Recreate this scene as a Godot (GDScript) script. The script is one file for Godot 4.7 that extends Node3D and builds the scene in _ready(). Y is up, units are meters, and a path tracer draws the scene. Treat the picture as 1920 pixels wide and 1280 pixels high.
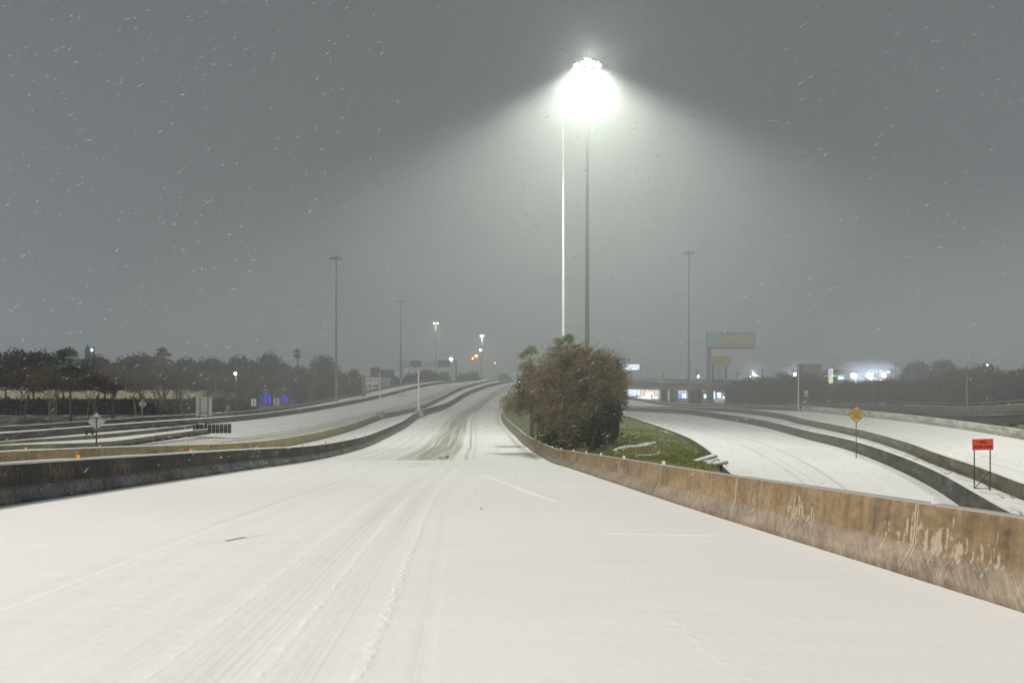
extends Node3D
# A snowed-in highway at night under one lit high-mast lamp.  World units are metres, y up, the road runs towards -z.
# at(px, py, d) places a surveyed point: its bearing and its height read off the photograph, d its distance ahead in metres.

const HORIZON := 745.0
const FOCAL := 1500.0
const EYE := 1.65
const WIND := Vector3(-0.86, -0.38, 0.33)

var mats := {}
var used_names := {}
var rng := RandomNumberGenerator.new()


class Shape:
	var v := PackedVector3Array()
	var n := PackedVector3Array()
	var u := PackedVector2Array()
	var c := PackedColorArray()
	var tint := Color.WHITE

	# corners counter-clockwise as seen from the front
	func tri(a: Vector3, b: Vector3, d: Vector3, ua := Vector2.ZERO, ub := Vector2.ZERO, ud := Vector2.ZERO) -> void:
		var m := (b - a).cross(d - a).normalized()
		v.append_array([a, d, b])
		n.append_array([m, m, m])
		u.append_array([ua, ud, ub])
		c.append_array([tint, tint, tint])

	func quad(a: Vector3, b: Vector3, d: Vector3, e: Vector3) -> void:
		tri(a, b, d, Vector2(0, 1), Vector2(1, 1), Vector2(1, 0))
		tri(a, d, e, Vector2(0, 1), Vector2(1, 0), Vector2(0, 0))

	func box(mid: Vector3, size: Vector3, turn := Basis.IDENTITY) -> void:
		var h := size / 2.0
		var p := []
		for k in 8:
			p.append(mid + turn * Vector3(h.x if k & 1 else -h.x, h.y if k & 2 else -h.y, h.z if k & 4 else -h.z))
		quad(p[4], p[5], p[7], p[6])
		quad(p[1], p[0], p[2], p[3])
		quad(p[5], p[1], p[3], p[7])
		quad(p[0], p[4], p[6], p[2])
		quad(p[6], p[7], p[3], p[2])
		quad(p[0], p[1], p[5], p[4])

	func bar(a: Vector3, b: Vector3, w: float, h: float) -> void:
		var z := (b - a).normalized()
		var x := z.cross(Vector3.UP)
		x = Vector3.RIGHT if x.length() < 0.01 else x.normalized()
		box((a + b) / 2.0, Vector3(w, h, a.distance_to(b)), Basis(x, z.cross(x).normalized(), z))

	func tube(a: Vector3, b: Vector3, ra: float, rb: float, sides := 10, caps := true) -> void:
		var z := (b - a).normalized()
		var x := z.cross(Vector3.RIGHT if absf(z.x) < 0.9 else Vector3.UP).normalized()
		var y := z.cross(x)
		for k in sides:
			var t0 := TAU * k / sides
			var t1 := TAU * (k + 1) / sides
			var d0 := x * cos(t0) + y * sin(t0)
			var d1 := x * cos(t1) + y * sin(t1)
			var p := [a + d0 * ra, a + d1 * ra, b + d1 * rb, b + d0 * rb]
			var nn := [d0, d1, d1, d0]
			for i in [0, 2, 1, 0, 3, 2]:
				v.append(p[i])
				n.append(nn[i])
				u.append(Vector2(float(k + (1 if i == 1 or i == 2 else 0)) / sides, 1.0 if i > 1 else 0.0))
				c.append(tint)
			if caps:
				tri(a + d1 * ra, a + d0 * ra, a)
				tri(b + d0 * rb, b + d1 * rb, b)

	func ball(mid: Vector3, r: Vector3, rows := 6, sides := 10, turn := Basis.IDENTITY) -> void:
		for i in rows:
			for k in sides:
				var p := []
				for w in [[i, k], [i + 1, k], [i + 1, k + 1], [i, k + 1]]:
					var e: float = PI * w[0] / rows
					var t: float = TAU * w[1] / sides
					p.append(Vector3(sin(e) * cos(t), cos(e), -sin(e) * sin(t)))
				for j in [0, 2, 1, 0, 3, 2]:
					v.append(mid + turn * (p[j] * r))
					n.append((turn * (p[j] / r)).normalized())
					u.append(Vector2.ZERO)
					c.append(tint)

	# a smooth sheet: rows of points, each as long as the others; front is to the left of (row direction x column direction)
	func sheet(rows: Array, uvs: Array) -> void:
		var nr := rows.size()
		var nc: int = rows[0].size()
		var nn := []
		for i in nr:
			var line := PackedVector3Array()
			for j in nc:
				var di: Vector3 = rows[mini(i + 1, nr - 1)][j] - rows[maxi(i - 1, 0)][j]
				var dj: Vector3 = rows[i][mini(j + 1, nc - 1)] - rows[i][maxi(j - 1, 0)]
				line.append(dj.cross(di).normalized())
			nn.append(line)
		for i in nr - 1:
			for j in nc - 1:
				for w in [[i, j], [i + 1, j + 1], [i, j + 1], [i, j], [i + 1, j], [i + 1, j + 1]]:
					v.append(rows[w[0]][w[1]])
					n.append(nn[w[0]][w[1]])
					u.append(uvs[w[0]][w[1]])
					c.append(tint)

	func mesh(m: Material) -> ArrayMesh:
		var a := []
		a.resize(Mesh.ARRAY_MAX)
		a[Mesh.ARRAY_VERTEX] = v
		a[Mesh.ARRAY_NORMAL] = n
		a[Mesh.ARRAY_TEX_UV] = u
		a[Mesh.ARRAY_COLOR] = c
		var am := ArrayMesh.new()
		am.add_surface_from_arrays(Mesh.PRIMITIVE_TRIANGLES, a)
		am.surface_set_material(0, m)
		return am


func at(px: float, py: float, d: float) -> Vector3:
	return Vector3((px - 960.0) / FOCAL * d, EYE - (py - HORIZON) / FOCAL * d, -d)


func numbered(called: String) -> String:
	if not used_names.has(called):
		used_names[called] = 0
		return called
	used_names[called] += 1
	return "%s_%03d" % [called, used_names[called]]


func tag(o: Node, label: String, category: String, group := "", kind := "") -> Node:
	o.set_meta("label", label)
	if category:
		o.set_meta("category", category)
	if group:
		o.set_meta("group", group)
	if kind:
		o.set_meta("kind", kind)
	return o


func thing(called: String, label: String, category: String, where := Vector3.ZERO, turn := 0.0, group := "") -> Node3D:
	var o := Node3D.new()
	o.name = numbered(called)
	add_child(o, true)
	o.position = where
	o.rotation.y = turn
	tag(o, label, category, group)
	return o


func part(called: String, s: Shape, m: Material, parent: Node) -> MeshInstance3D:
	var o := MeshInstance3D.new()
	var k := 0
	var nm := called
	while parent.has_node(nm):
		k += 1
		nm = "%s_%03d" % [called, k]
	o.name = nm
	o.mesh = s.mesh(m)
	parent.add_child(o, true)
	return o


func whole(called: String, s: Shape, m: Material, label: String, category: String, group := "") -> MeshInstance3D:
	var o := MeshInstance3D.new()
	o.name = numbered(called)
	o.mesh = s.mesh(m)
	add_child(o, true)
	tag(o, label, category, group)
	return o


func structure(called: String, s: Shape, m: Material, label: String) -> MeshInstance3D:
	var o := MeshInstance3D.new()
	o.name = numbered(called)
	o.mesh = s.mesh(m)
	add_child(o, true)
	o.set_meta("label", label)
	o.set_meta("kind", "structure")
	return o


func dup(o: Node3D, label: String, where: Vector3, turn := 0.0, scaled := Vector3.ONE) -> Node3D:
	var base := String(o.name).rstrip("0123456789").rstrip("_")
	var r: Node3D = o.duplicate()
	r.name = numbered(base)
	add_child(r, true)
	r.position = where
	r.rotation.y = turn
	r.scale = scaled
	r.set_meta("label", label)
	return r


func text(words: String, tall: float, m: Material, parent: Node, where: Vector3, turn := 0.0) -> void:
	var t := TextMesh.new()
	var f := SystemFont.new()
	f.font_names = PackedStringArray(["Droid Sans"])
	f.font_weight = 700
	t.font = f
	t.text = words
	t.font_size = 64
	t.pixel_size = tall / 46.0
	t.depth = 0.004
	t.material = m
	var o := MeshInstance3D.new()
	o.name = "lettering" if not parent.has_node("lettering") else "lettering_%03d" % parent.get_child_count()
	o.mesh = t
	parent.add_child(o, true)
	o.position = where
	o.rotation.y = turn


# ---------------------------------------------------------------- lines along the roads
func spline(pts: Array, step := 2.0) -> PackedVector3Array:
	var fine := PackedVector3Array()
	for i in pts.size() - 1:
		var a: Vector3 = pts[i]
		var b: Vector3 = pts[i + 1]
		var before: Vector3 = pts[i - 1] if i > 0 else a * 2.0 - b
		var after: Vector3 = pts[i + 2] if i + 2 < pts.size() else b * 2.0 - a
		var span := a.distance_to(b)
		var ma := (b - before) * (span / maxf(b.distance_to(before), 0.01))
		var mb := (after - a) * (span / maxf(after.distance_to(a), 0.01))
		for k in 16:
			var t := k / 16.0
			fine.append(a * (2 * t * t * t - 3 * t * t + 1) + ma * (t * t * t - 2 * t * t + t) + b * (3 * t * t - 2 * t * t * t) + mb * (t * t * t - t * t))
	fine.append(pts[-1])
	return evenly(fine, maxi(2, int(length_of(fine) / step) + 1))


func length_of(line: PackedVector3Array) -> float:
	var total := 0.0
	for i in line.size() - 1:
		total += line[i].distance_to(line[i + 1])
	return total


func evenly(line: PackedVector3Array, count: int) -> PackedVector3Array:
	var total := length_of(line)
	var out := PackedVector3Array([line[0]])
	var i := 0
	var gone := 0.0
	for k in range(1, count - 1):
		var want := total * k / (count - 1)
		while i < line.size() - 2 and gone + line[i].distance_to(line[i + 1]) < want:
			gone += line[i].distance_to(line[i + 1])
			i += 1
		out.append(line[i].lerp(line[i + 1], clampf((want - gone) / maxf(line[i].distance_to(line[i + 1]), 1e-5), 0, 1)))
	out.append(line[-1])
	return out


func along(line: PackedVector3Array, s: float) -> Vector3:
	var step := length_of(line) / (line.size() - 1)
	var k := clampf(s / step, 0, line.size() - 1.001)
	return line[int(k)].lerp(line[int(k) + 1], k - int(k))


func rightward(line: PackedVector3Array, i: int) -> Vector3:
	var t := line[mini(i + 1, line.size() - 1)] - line[maxi(i - 1, 0)]
	return Vector3(-t.z, 0, t.x).normalized()


func shifted(line: PackedVector3Array, by: float, up := 0.0) -> PackedVector3Array:
	var out := PackedVector3Array()
	for i in line.size():
		out.append(line[i] + rightward(line, i) * by + Vector3(0, up, 0))
	return out


func clipped(line: PackedVector3Array, d0: float, d1: float) -> PackedVector3Array:
	var out := PackedVector3Array()
	for i in line.size():
		if -line[i].z >= d0 and -line[i].z <= d1:
			out.append(line[i])
	return out


# a road surface between two lines, with walls down to the ground below
func road(called: String, left: PackedVector3Array, right: PackedVector3Array, m: Material, label: String, v_length: float, drop := 5.0, across := 8, start := 0.0) -> MeshInstance3D:
	var count := maxi(left.size(), right.size())
	var a := evenly(left, count)
	var b := evenly(right, count)
	var rows := []
	var uvs := []
	var s := start
	for i in count:
		if i > 0:
			s += (a[i] + b[i]).distance_to(a[i - 1] + b[i - 1]) / 2.0
		var row := PackedVector3Array()
		var uv := PackedVector2Array()
		for j in across + 1:
			row.append(a[i].lerp(b[i], float(j) / across))
			uv.append(Vector2(float(j) / across, s / v_length))
		rows.append(row)
		uvs.append(uv)
	var sh := Shape.new()
	sh.sheet(rows, uvs)
	if drop > 0:
		var low := Vector3(0, -drop, 0)
		for i in count - 1:
			sh.quad(a[i + 1] + low, a[i] + low, a[i], a[i + 1])
			sh.quad(b[i] + low, b[i + 1] + low, b[i + 1], b[i])
		sh.quad(a[0] + low, b[0] + low, b[0], a[0])
	return structure(called, sh, m, label)


# ---------------------------------------------------------------- materials
func plain(called: String, c: Color, rough := 0.85, metal := 0.0) -> StandardMaterial3D:
	var m := StandardMaterial3D.new()
	m.resource_name = called
	m.albedo_color = c.linear_to_srgb()
	m.roughness = rough
	m.metallic = metal
	mats[called] = m
	return m


func glow(called: String, c: Color, energy: float) -> StandardMaterial3D:
	var m := plain(called, Color(0.5, 0.5, 0.5))
	m.emission_enabled = true
	m.emission = c
	m.emission_energy_multiplier = energy
	return m


func leafy(called: String) -> StandardMaterial3D:
	var m := StandardMaterial3D.new()
	m.resource_name = called
	m.vertex_color_use_as_albedo = true
	m.roughness = 0.9
	m.metallic_specular = 0.2
	m.cull_mode = BaseMaterial3D.CULL_DISABLED
	mats[called] = m
	return m


func noise(seed_: int, freq: float, octaves := 3) -> FastNoiseLite:
	var n := FastNoiseLite.new()
	n.seed = seed_
	n.noise_type = FastNoiseLite.TYPE_SIMPLEX_SMOOTH
	n.frequency = freq
	n.fractal_octaves = octaves
	return n


func mottled(called: String, dark: Color, light: Color, size: float, rough := 0.9, bump := 0.0, lo := 0.3, hi := 0.7) -> StandardMaterial3D:
	var m := StandardMaterial3D.new()
	m.resource_name = called
	var t := NoiseTexture2D.new()
	t.width = 512
	t.height = 512
	t.seamless = true
	t.noise = noise(called.hash() % 1000, 0.012, 6)
	var g := Gradient.new()
	g.offsets = PackedFloat32Array([lo, hi])
	g.colors = PackedColorArray([dark.linear_to_srgb(), light.linear_to_srgb()])
	t.color_ramp = g
	m.albedo_texture = t
	if bump > 0:
		var h := NoiseTexture2D.new()
		h.width = 512
		h.height = 512
		h.seamless = true
		h.noise = noise(called.hash() % 1000 + 7, 0.03, 5)
		m.heightmap_enabled = true
		m.heightmap_texture = h
		m.heightmap_scale = bump
	m.uv1_triplanar = true
	m.uv1_world_triplanar = true
	m.uv1_scale = Vector3.ONE / size
	m.roughness = rough
	mats[called] = m
	return m


# cast concrete of a road barrier: u runs along it (18.3 m to a repeat, three lengths of 6.1 m), v up its face
func concrete(called: String, face: Color, toe: Color, patch: Color, patches: float, drips: float, w := 1024, h := 128, rough := 1.0) -> StandardMaterial3D:
	var im := Image.create_empty(w, h, false, Image.FORMAT_RGB8)
	var sd := called.hash() % 5000
	var streak := noise(sd, 0.9, 4)
	var broad := noise(sd + 1, 0.35, 3)
	var spot := noise(sd + 2, 1.6, 4)
	var grain := noise(sd + 3, 9.0, 2)
	var scuff := noise(sd + 4, 2.2, 3)
	for x in w:
		var s := 18.3 * x / w
		var wrap := minf(1.0, (18.3 - s) / 1.2)
		var st := streak.get_noise_2d(s * 5.0, 0.0) * wrap
		var joint := absf(fposmod(s + 3.05, 6.1) - 3.05)
		for y in h:
			var t := 1.0 - (y + 0.5) / h          # 0 at the road, 1 at the top
			var up := t * 0.86
			var c := face
			var run := st * (0.3 + 0.25 * t) + streak.get_noise_2d(s * 4.0 + up * 1.3, up * 1.6) * 0.4 + spot.get_noise_2d(s * 1.2, up * 2.2) * 0.35
			c = c * maxf(0.15, 1.0 + rough * (0.5 * run + 0.4 * broad.get_noise_2d(s, up * 2.0) + 0.25 * spot.get_noise_2d(s * 3.0, up * 4.0)))
			var lower := smoothstep(0.41, 0.25, up + 0.06 * spot.get_noise_2d(s * 3.0, up * 4.0))
			c = c.lerp(toe * maxf(0.2, 1.0 + rough * (0.4 * broad.get_noise_2d(s * 1.5, up * 3.0 + 8.0) + 0.3 * spot.get_noise_2d((s - up) * 2.5, up * 2.0) + 0.4 * scuff.get_noise_2d((s - up * 1.6) * 9.0, up * 2.0)) + 0.15 * grain.get_noise_2d(s * 0.8, up)), lower)
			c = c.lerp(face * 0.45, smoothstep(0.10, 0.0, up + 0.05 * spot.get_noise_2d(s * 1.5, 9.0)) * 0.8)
			var cluster := broad.get_noise_2d(s * 1.6 + 30.0, 0.0)
			var white := cluster * 0.9 + 0.75 * spot.get_noise_2d(s * 7.0, up * 1.4) + 0.35 * scuff.get_noise_2d(s * 3.0, up * 5.0) - 1.7 * absf(up - (0.6 if rough > 1.8 else 0.42))
			c = c.lerp(patch, smoothstep(0.72 - patches, 0.98 - patches, white) * 0.75)
			if drips > 0.0:
				var path := 0.012 + 0.05 * maxf(0.0, 0.4 - up) + 0.012 * spot.get_noise_2d(3.0, up * 9.0)
				var wide := 0.035 + 0.02 * spot.get_noise_2d(s * 0.1, up * 7.0)
				c = c.lerp(patch, drips * smoothstep(wide, wide * 0.4, absf(joint - path)) * smoothstep(0.12, 0.3, up))
			c = c * (1.0 + 0.13 * grain.get_noise_2d(s * 2.0, up * 2.0))
			im.set_pixel(x, y, Color(clampf(c.r, 0, 1), clampf(c.g, 0, 1), clampf(c.b, 0, 1)).linear_to_srgb())
	var m := StandardMaterial3D.new()
	m.resource_name = called
	m.albedo_texture = ImageTexture.create_from_image(im)
	m.heightmap_enabled = true
	m.heightmap_texture = m.albedo_texture
	m.heightmap_scale = 0.5
	m.roughness = 0.8
	mats[called] = m
	return m


# snow on a carriageway: ruts are [place across 0..1, half width, how bare, from v, to v]
func snowed(called: String, ruts: Array, bare: Color, w: int, h: int, wide: float, long: float, soft := 0.3) -> StandardMaterial3D:
	var im := Image.create_empty(w, h, false, Image.FORMAT_RGB8)
	var sd := called.hash() % 5000
	var streak := noise(sd, 1.0, 4)
	var broad := noise(sd + 1, 0.08, 3)
	var fine := noise(sd + 2, 0.9, 3)
	var snow := Color(0.87, 0.87, 0.85)
	for y in h:
		var v := (y + 0.5) / h
		var wob := 0.012 * broad.get_noise_2d(v * long * 0.6, 77.0)
		for x in w:
			var a := (x + 0.5) / w + wob
			var worn := 0.0
			for r in ruts:
				var q: float = absf(a - r[0]) / r[1]
				if q < 1.0:
					worn = maxf(worn, r[2] * (1.0 - q * q) * smoothstep(r[3] - 0.04, r[3] + 0.01, v) * smoothstep(r[4] + 0.02, r[4] - 0.12, v))
			var line := streak.get_noise_2d(a * wide * 3.5, v * long * 0.035)
			worn = clampf(worn * (1.0 + 0.9 * line) + (0.12 * line if worn > 0.02 else 0.0), 0.0, 1.0)
			var tone := 1.0 + 0.05 * broad.get_noise_2d(a * wide, v * long) + 0.03 * fine.get_noise_2d(a * wide, v * long) + soft * 0.06 * line
			im.set_pixel(x, y, (snow * tone).lerp(bare, worn).clamp().linear_to_srgb())
	var m := StandardMaterial3D.new()
	m.resource_name = called
	m.albedo_texture = ImageTexture.create_from_image(im)
	m.roughness = 0.9
	m.metallic_specular = 0.25
	mats[called] = m
	return m


# the carriageway in front of the camera: faint tyre marks in the snow, and raised road markings under it
func near_snow() -> StandardMaterial3D:
	var w := 1024
	var h := 2048
	var x0 := -11.6
	var x1 := 5.3
	var d0 := -10.0
	var long := 62.0
	var im := Image.create_empty(w, h, false, Image.FORMAT_RGB8)
	var hm := Image.create_empty(w, h, false, Image.FORMAT_RF)
	var groove := noise(11, 1.0, 4)
	var ripple := noise(12, 1.0, 3)
	var broad := noise(13, 0.12, 3)
	var grain := noise(14, 6.0, 2)
	var crumb := noise(15, 4.5, 3)
	# how deep the tyre marks are at each place across
	var depth := PackedFloat32Array()
	var raised := PackedFloat32Array()
	for x in w + 80:
		var lat := x0 + (x1 - x0) * (x - 40) / w
		var g := 0.0
		for b in [[-1.35, 0.24, 0.8], [-2.05, 0.34, 1.0], [-2.75, 0.2, 0.45], [-5.0, 0.16, 0.85], [-4.35, 0.25, 0.45], [-6.5, 0.3, 0.4], [-7.6, 0.2, 0.3], [-0.55, 0.1, 0.4], [-3.5, 0.2, 0.35], [-8.8, 0.15, 0.3]]:
			var q: float = absf(lat - b[0]) / b[1]
			if q < 1.0:
				g = maxf(g, b[2] * (1.0 - q * q) * (0.55 + 0.75 * absf(groove.get_noise_1d(lat * 14.0))))
		depth.append(g)
		var r := 0.0
		for b in [[-0.98, 0.09, 0.8], [-1.7, 0.06, 0.5], [-4.8, 0.05, 0.5], [-2.5, 0.05, 0.4], [1.75, 0.22, 0.32]]:
			r = maxf(r, b[2] * smoothstep(b[1], 0.0, absf(lat - b[0])))
		raised.append(r)
	for y in h:
		var d := d0 + long * (y + 0.5) / h
		var wob := int(5.0 * broad.get_noise_2d(d * 0.8, 3.0))
		for x in w:
			var lat := x0 + (x1 - x0) * (x + 0.5) / w
			var k := clampi(x + 40 + wob, 0, w + 79)
			var fade := 0.75 + 0.5 * broad.get_noise_2d(lat * 2.0, d)
			var g := depth[k] * fade
			var lumps := raised[k] * (0.35 + 1.7 * maxf(0.0, crumb.get_noise_2d(lat * 2.0, d)))
			var rip := ripple.get_noise_2d(lat * 0.42, d * 1.7)
			var rough := grain.get_noise_2d(lat, d)
			var z := 0.5 + 0.17 * lumps - 0.22 * g + 0.03 * rip + 0.022 * rough + 0.10 * broad.get_noise_2d(lat * 0.7, d * 0.7)
			hm.set_pixel(x, y, Color(z, z, z))
			var t := 1.0 + 0.022 * rip + 0.02 * rough + 0.03 * broad.get_noise_2d(lat, d) + 0.05 * lumps
			var c := Color(0.87, 0.87, 0.855) * t
			c = c.lerp(Color(0.48, 0.47, 0.42), clampf(0.36 * g * g + 0.06 * g, 0, 1))
			im.set_pixel(x, y, c.clamp().linear_to_srgb())
	# markings under the snow, and one bare scrape: [from, to, half width, height, bare]
	for q in [[Vector2(1.75, 13.55), Vector2(3.55, 13.2), 0.085, 0.4, 0.0], [Vector2(-1.2, 33.5), Vector2(1.25, 20.2), 0.12, 0.25, 0.0], [Vector2(1.0, 25.5), Vector2(3.2, 25.5), 0.12, 0.3, 0.0],
		[Vector2(1.2, 18.6), Vector2(2.7, 19.8), 0.05, -0.12, 0.0], [Vector2(2.6, 31.5), Vector2(3.1, 31.5), 0.1, 0.2, 0.0],
		[Vector2(-4.75, 12.55), Vector2(-4.62, 12.95), 0.045, -0.08, 0.8], [Vector2(-4.85, 12.2), Vector2(-4.35, 13.3), 0.035, -0.06, 0.3], [Vector2(-10.4, 11.4), Vector2(-10.1, 12.0), 0.05, 0.0, 0.3],
		[Vector2(-6.6, 47.0), Vector2(-5.6, 49.0), 0.35, 0.0, 0.22], [Vector2(-6.0, 41.0), Vector2(-5.0, 47.0), 0.2, 0.0, 0.16]]:
		var lean: float = 0.052
		var p0: Vector2 = q[0] + Vector2(lean * q[0].y, 0)
		var p1: Vector2 = q[1] + Vector2(lean * q[1].y, 0)
		var ends := [p0.min(p1) - Vector2(0.5, 0.5), p0.max(p1) + Vector2(0.5, 0.5)]
		for y in range(maxi(0, int((ends[0].y - d0) / long * h)), mini(h, int((ends[1].y - d0) / long * h))):
			for x in range(maxi(0, int((ends[0].x - x0) / (x1 - x0) * w)), mini(w, int((ends[1].x - x0) / (x1 - x0) * w))):
				var p := Vector2(x0 + (x1 - x0) * (x + 0.5) / w, d0 + long * (y + 0.5) / h)
				var near := Geometry2D.get_closest_point_to_segment(p, p0, p1).distance_to(p)
				var share: float = smoothstep(q[2] * 1.5, q[2] * 0.5, near + 0.02 * grain.get_noise_2d(p.x * 0.3, p.y * 0.3))
				if share > 0.0:
					var z: float = hm.get_pixel(x, y).r + q[3] * share
					hm.set_pixel(x, y, Color(z, z, z))
					var c := im.get_pixel(x, y).srgb_to_linear()
					c = c.lerp(Color(0.13, 0.13, 0.11), q[4] * share) if q[4] > 0 else c.lerp(Color(0.985, 0.985, 0.975), 0.9 * share)
					im.set_pixel(x, y, c.linear_to_srgb())
	var m := StandardMaterial3D.new()
	m.resource_name = "near_snow"
	m.albedo_texture = ImageTexture.create_from_image(im)
	m.heightmap_enabled = true
	m.heightmap_texture = ImageTexture.create_from_image(hm)
	m.heightmap_scale = 6.0
	m.roughness = 0.9
	m.metallic_specular = 0.25
	mats["near_snow"] = m
	return m


# ---------------------------------------------------------------- barriers
# a concrete barrier in lengths of 6.1 m whose foot on the seen side follows the line; lies to the right (side 1) or left (-1) of it
func barrier(called: String, label: String, line: PackedVector3Array, side: float, m: Material, tall := 0.85, group := "", first := 0.0, piece := 6.1, cap := 0.03, cap_material: Material = null) -> Node3D:
	var root := thing(called, label, "barrier", Vector3.ZERO, 0.0, group)
	var mid := shifted(line, side * 0.3)
	var total := length_of(mid)
	var k := tall / 0.85
	var prof := [[0.30, -0.06], [0.30, 0.075], [0.285, 0.09], [0.145, 0.32], [0.125, 0.36], [0.09, 0.80], [0.075, 0.845], [0.055, 0.85], [-0.055, 0.85], [-0.075, 0.845], [-0.09, 0.80], [-0.125, 0.36], [-0.145, 0.32], [-0.285, 0.09], [-0.30, 0.075], [-0.30, -0.06]]
	var s := first - piece if first > 0 else 0.0
	while s < total - 0.5:
		var a := maxf(s + 0.007, 0.0)
		var b := minf(s + piece - 0.007, total)
		s += piece
		if b - a < 0.3:
			continue
		var sh := Shape.new()
		var rows := []
		var uvs := []
		var steps := maxi(1, int((b - a) / 2.0))
		for i in steps + 1:
			var q := a + (b - a) * i / steps
			var p := along(mid, q)
			var ahead := along(mid, minf(q + 0.5, total)) - along(mid, maxf(q - 0.5, 0.0))
			var right := Vector3(-ahead.z, 0, ahead.x).normalized()
			var row := PackedVector3Array()
			var uv := PackedVector2Array()
			for w in prof:
				row.append(p + right * w[0] + Vector3(0, w[1] * k, 0))
				uv.append(Vector2((q - first) / 18.3, 1.0 - clampf(w[1] / 0.86, 0.01, 0.99)))
			rows.append(row)
			uvs.append(uv)
		# right edge to left edge: front faces outward
		for i in rows.size():
			rows[i].reverse()
			uvs[i].reverse()
		sh.sheet(rows, uvs)
		for e in [0, steps]:
			var r: PackedVector3Array = rows[e]
			for j in 7:
				if e == 0:
					sh.quad(r[j], r[15 - j], r[14 - j], r[j + 1])
				else:
					sh.quad(r[15 - j], r[j], r[j + 1], r[14 - j])
		part("barrier_segment", sh, m, root)
	if cap > 0:
		var snow := Shape.new()
		var rows := []
		var uvs := []
		var count := maxi(2, int(total / 1.5))
		for i in count + 1:
			var p := along(mid, total * i / count)
			var ahead := along(mid, minf(total * i / count + 0.5, total)) - along(mid, maxf(total * i / count - 0.5, 0.0))
			var right := Vector3(-ahead.z, 0, ahead.x).normalized()
			var t := cap * rng.randf_range(0.7, 1.3)
			var row := PackedVector3Array()
			var uv := PackedVector2Array()
			for w in [[-0.082, -0.012], [-0.07, 0.6], [0.0, 1.0], [0.07, 0.6], [0.082, -0.012]]:
				row.append(p + right * w[0] + Vector3(0, tall + (w[1] if w[1] < 0 else w[1] * t + 0.003), 0))
				uv.append(Vector2.ZERO)
			rows.append(row)
			uvs.append(uv)
		snow.sheet(rows, uvs)
		part("snow_cap", snow, cap_material if cap_material else mats.snow, root)
	return root


# reflectors on top of a barrier
func delineators(root: Node3D, spots: Array, m: Material, side: float, size := 0.09) -> void:
	for p in spots:
		var sh := Shape.new()
		sh.box(p + Vector3(0, size * 0.62, 0), Vector3(size, size, 0.02))
		sh.box(p + Vector3(0, size * 0.06, 0.0), Vector3(size * 1.1, size * 0.16, 0.07))
		part("delineator", sh, m, root)


func on_line(line: PackedVector3Array, d: float) -> Vector3:
	for i in line.size() - 1:
		if (-line[i].z - d) * (-line[i + 1].z - d) <= 0:
			return line[i].lerp(line[i + 1], clampf((d + line[i].z) / (line[i].z - line[i + 1].z), 0, 1))
	return line[-1]


# dark drain openings at the foot of a barrier
func drains(root: Node3D, line: PackedVector3Array, d0: float, d1: float, step: float) -> void:
	var d := d0
	while d < d1:
		var p := on_line(line, d)
		var q := on_line(line, d + 0.9)
		var sh := Shape.new()
		sh.bar(p + Vector3(0, 0.1, 0), q + Vector3(0, 0.1, 0), 0.16, 0.16)
		part("drain_opening", sh, mats.black, root)
		d += step


# ---------------------------------------------------------------- lamps and signs
func spot(parent: Node, where: Vector3, energy: float, angle: float, soft: float, c: Color, size := 0.25) -> void:
	var l := SpotLight3D.new()
	l.name = "lamp_light"
	parent.add_child(l, true)
	l.position = where
	l.rotation.x = -PI / 2
	l.light_energy = energy
	l.light_color = c
	l.spot_angle = angle
	l.spot_angle_attenuation = soft
	l.spot_range = 400.0
	l.spot_attenuation = 2.0
	l.light_size = size
	l.shadow_enabled = true


func omni(parent: Node, where: Vector3, energy: float, c: Color, size := 0.2) -> void:
	var l := OmniLight3D.new()
	l.name = "lamp_light"
	parent.add_child(l, true)
	l.position = where
	l.light_energy = energy
	l.light_color = c
	l.omni_range = 300.0
	l.omni_attenuation = 2.0
	l.light_size = size
	l.shadow_enabled = true


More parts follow.
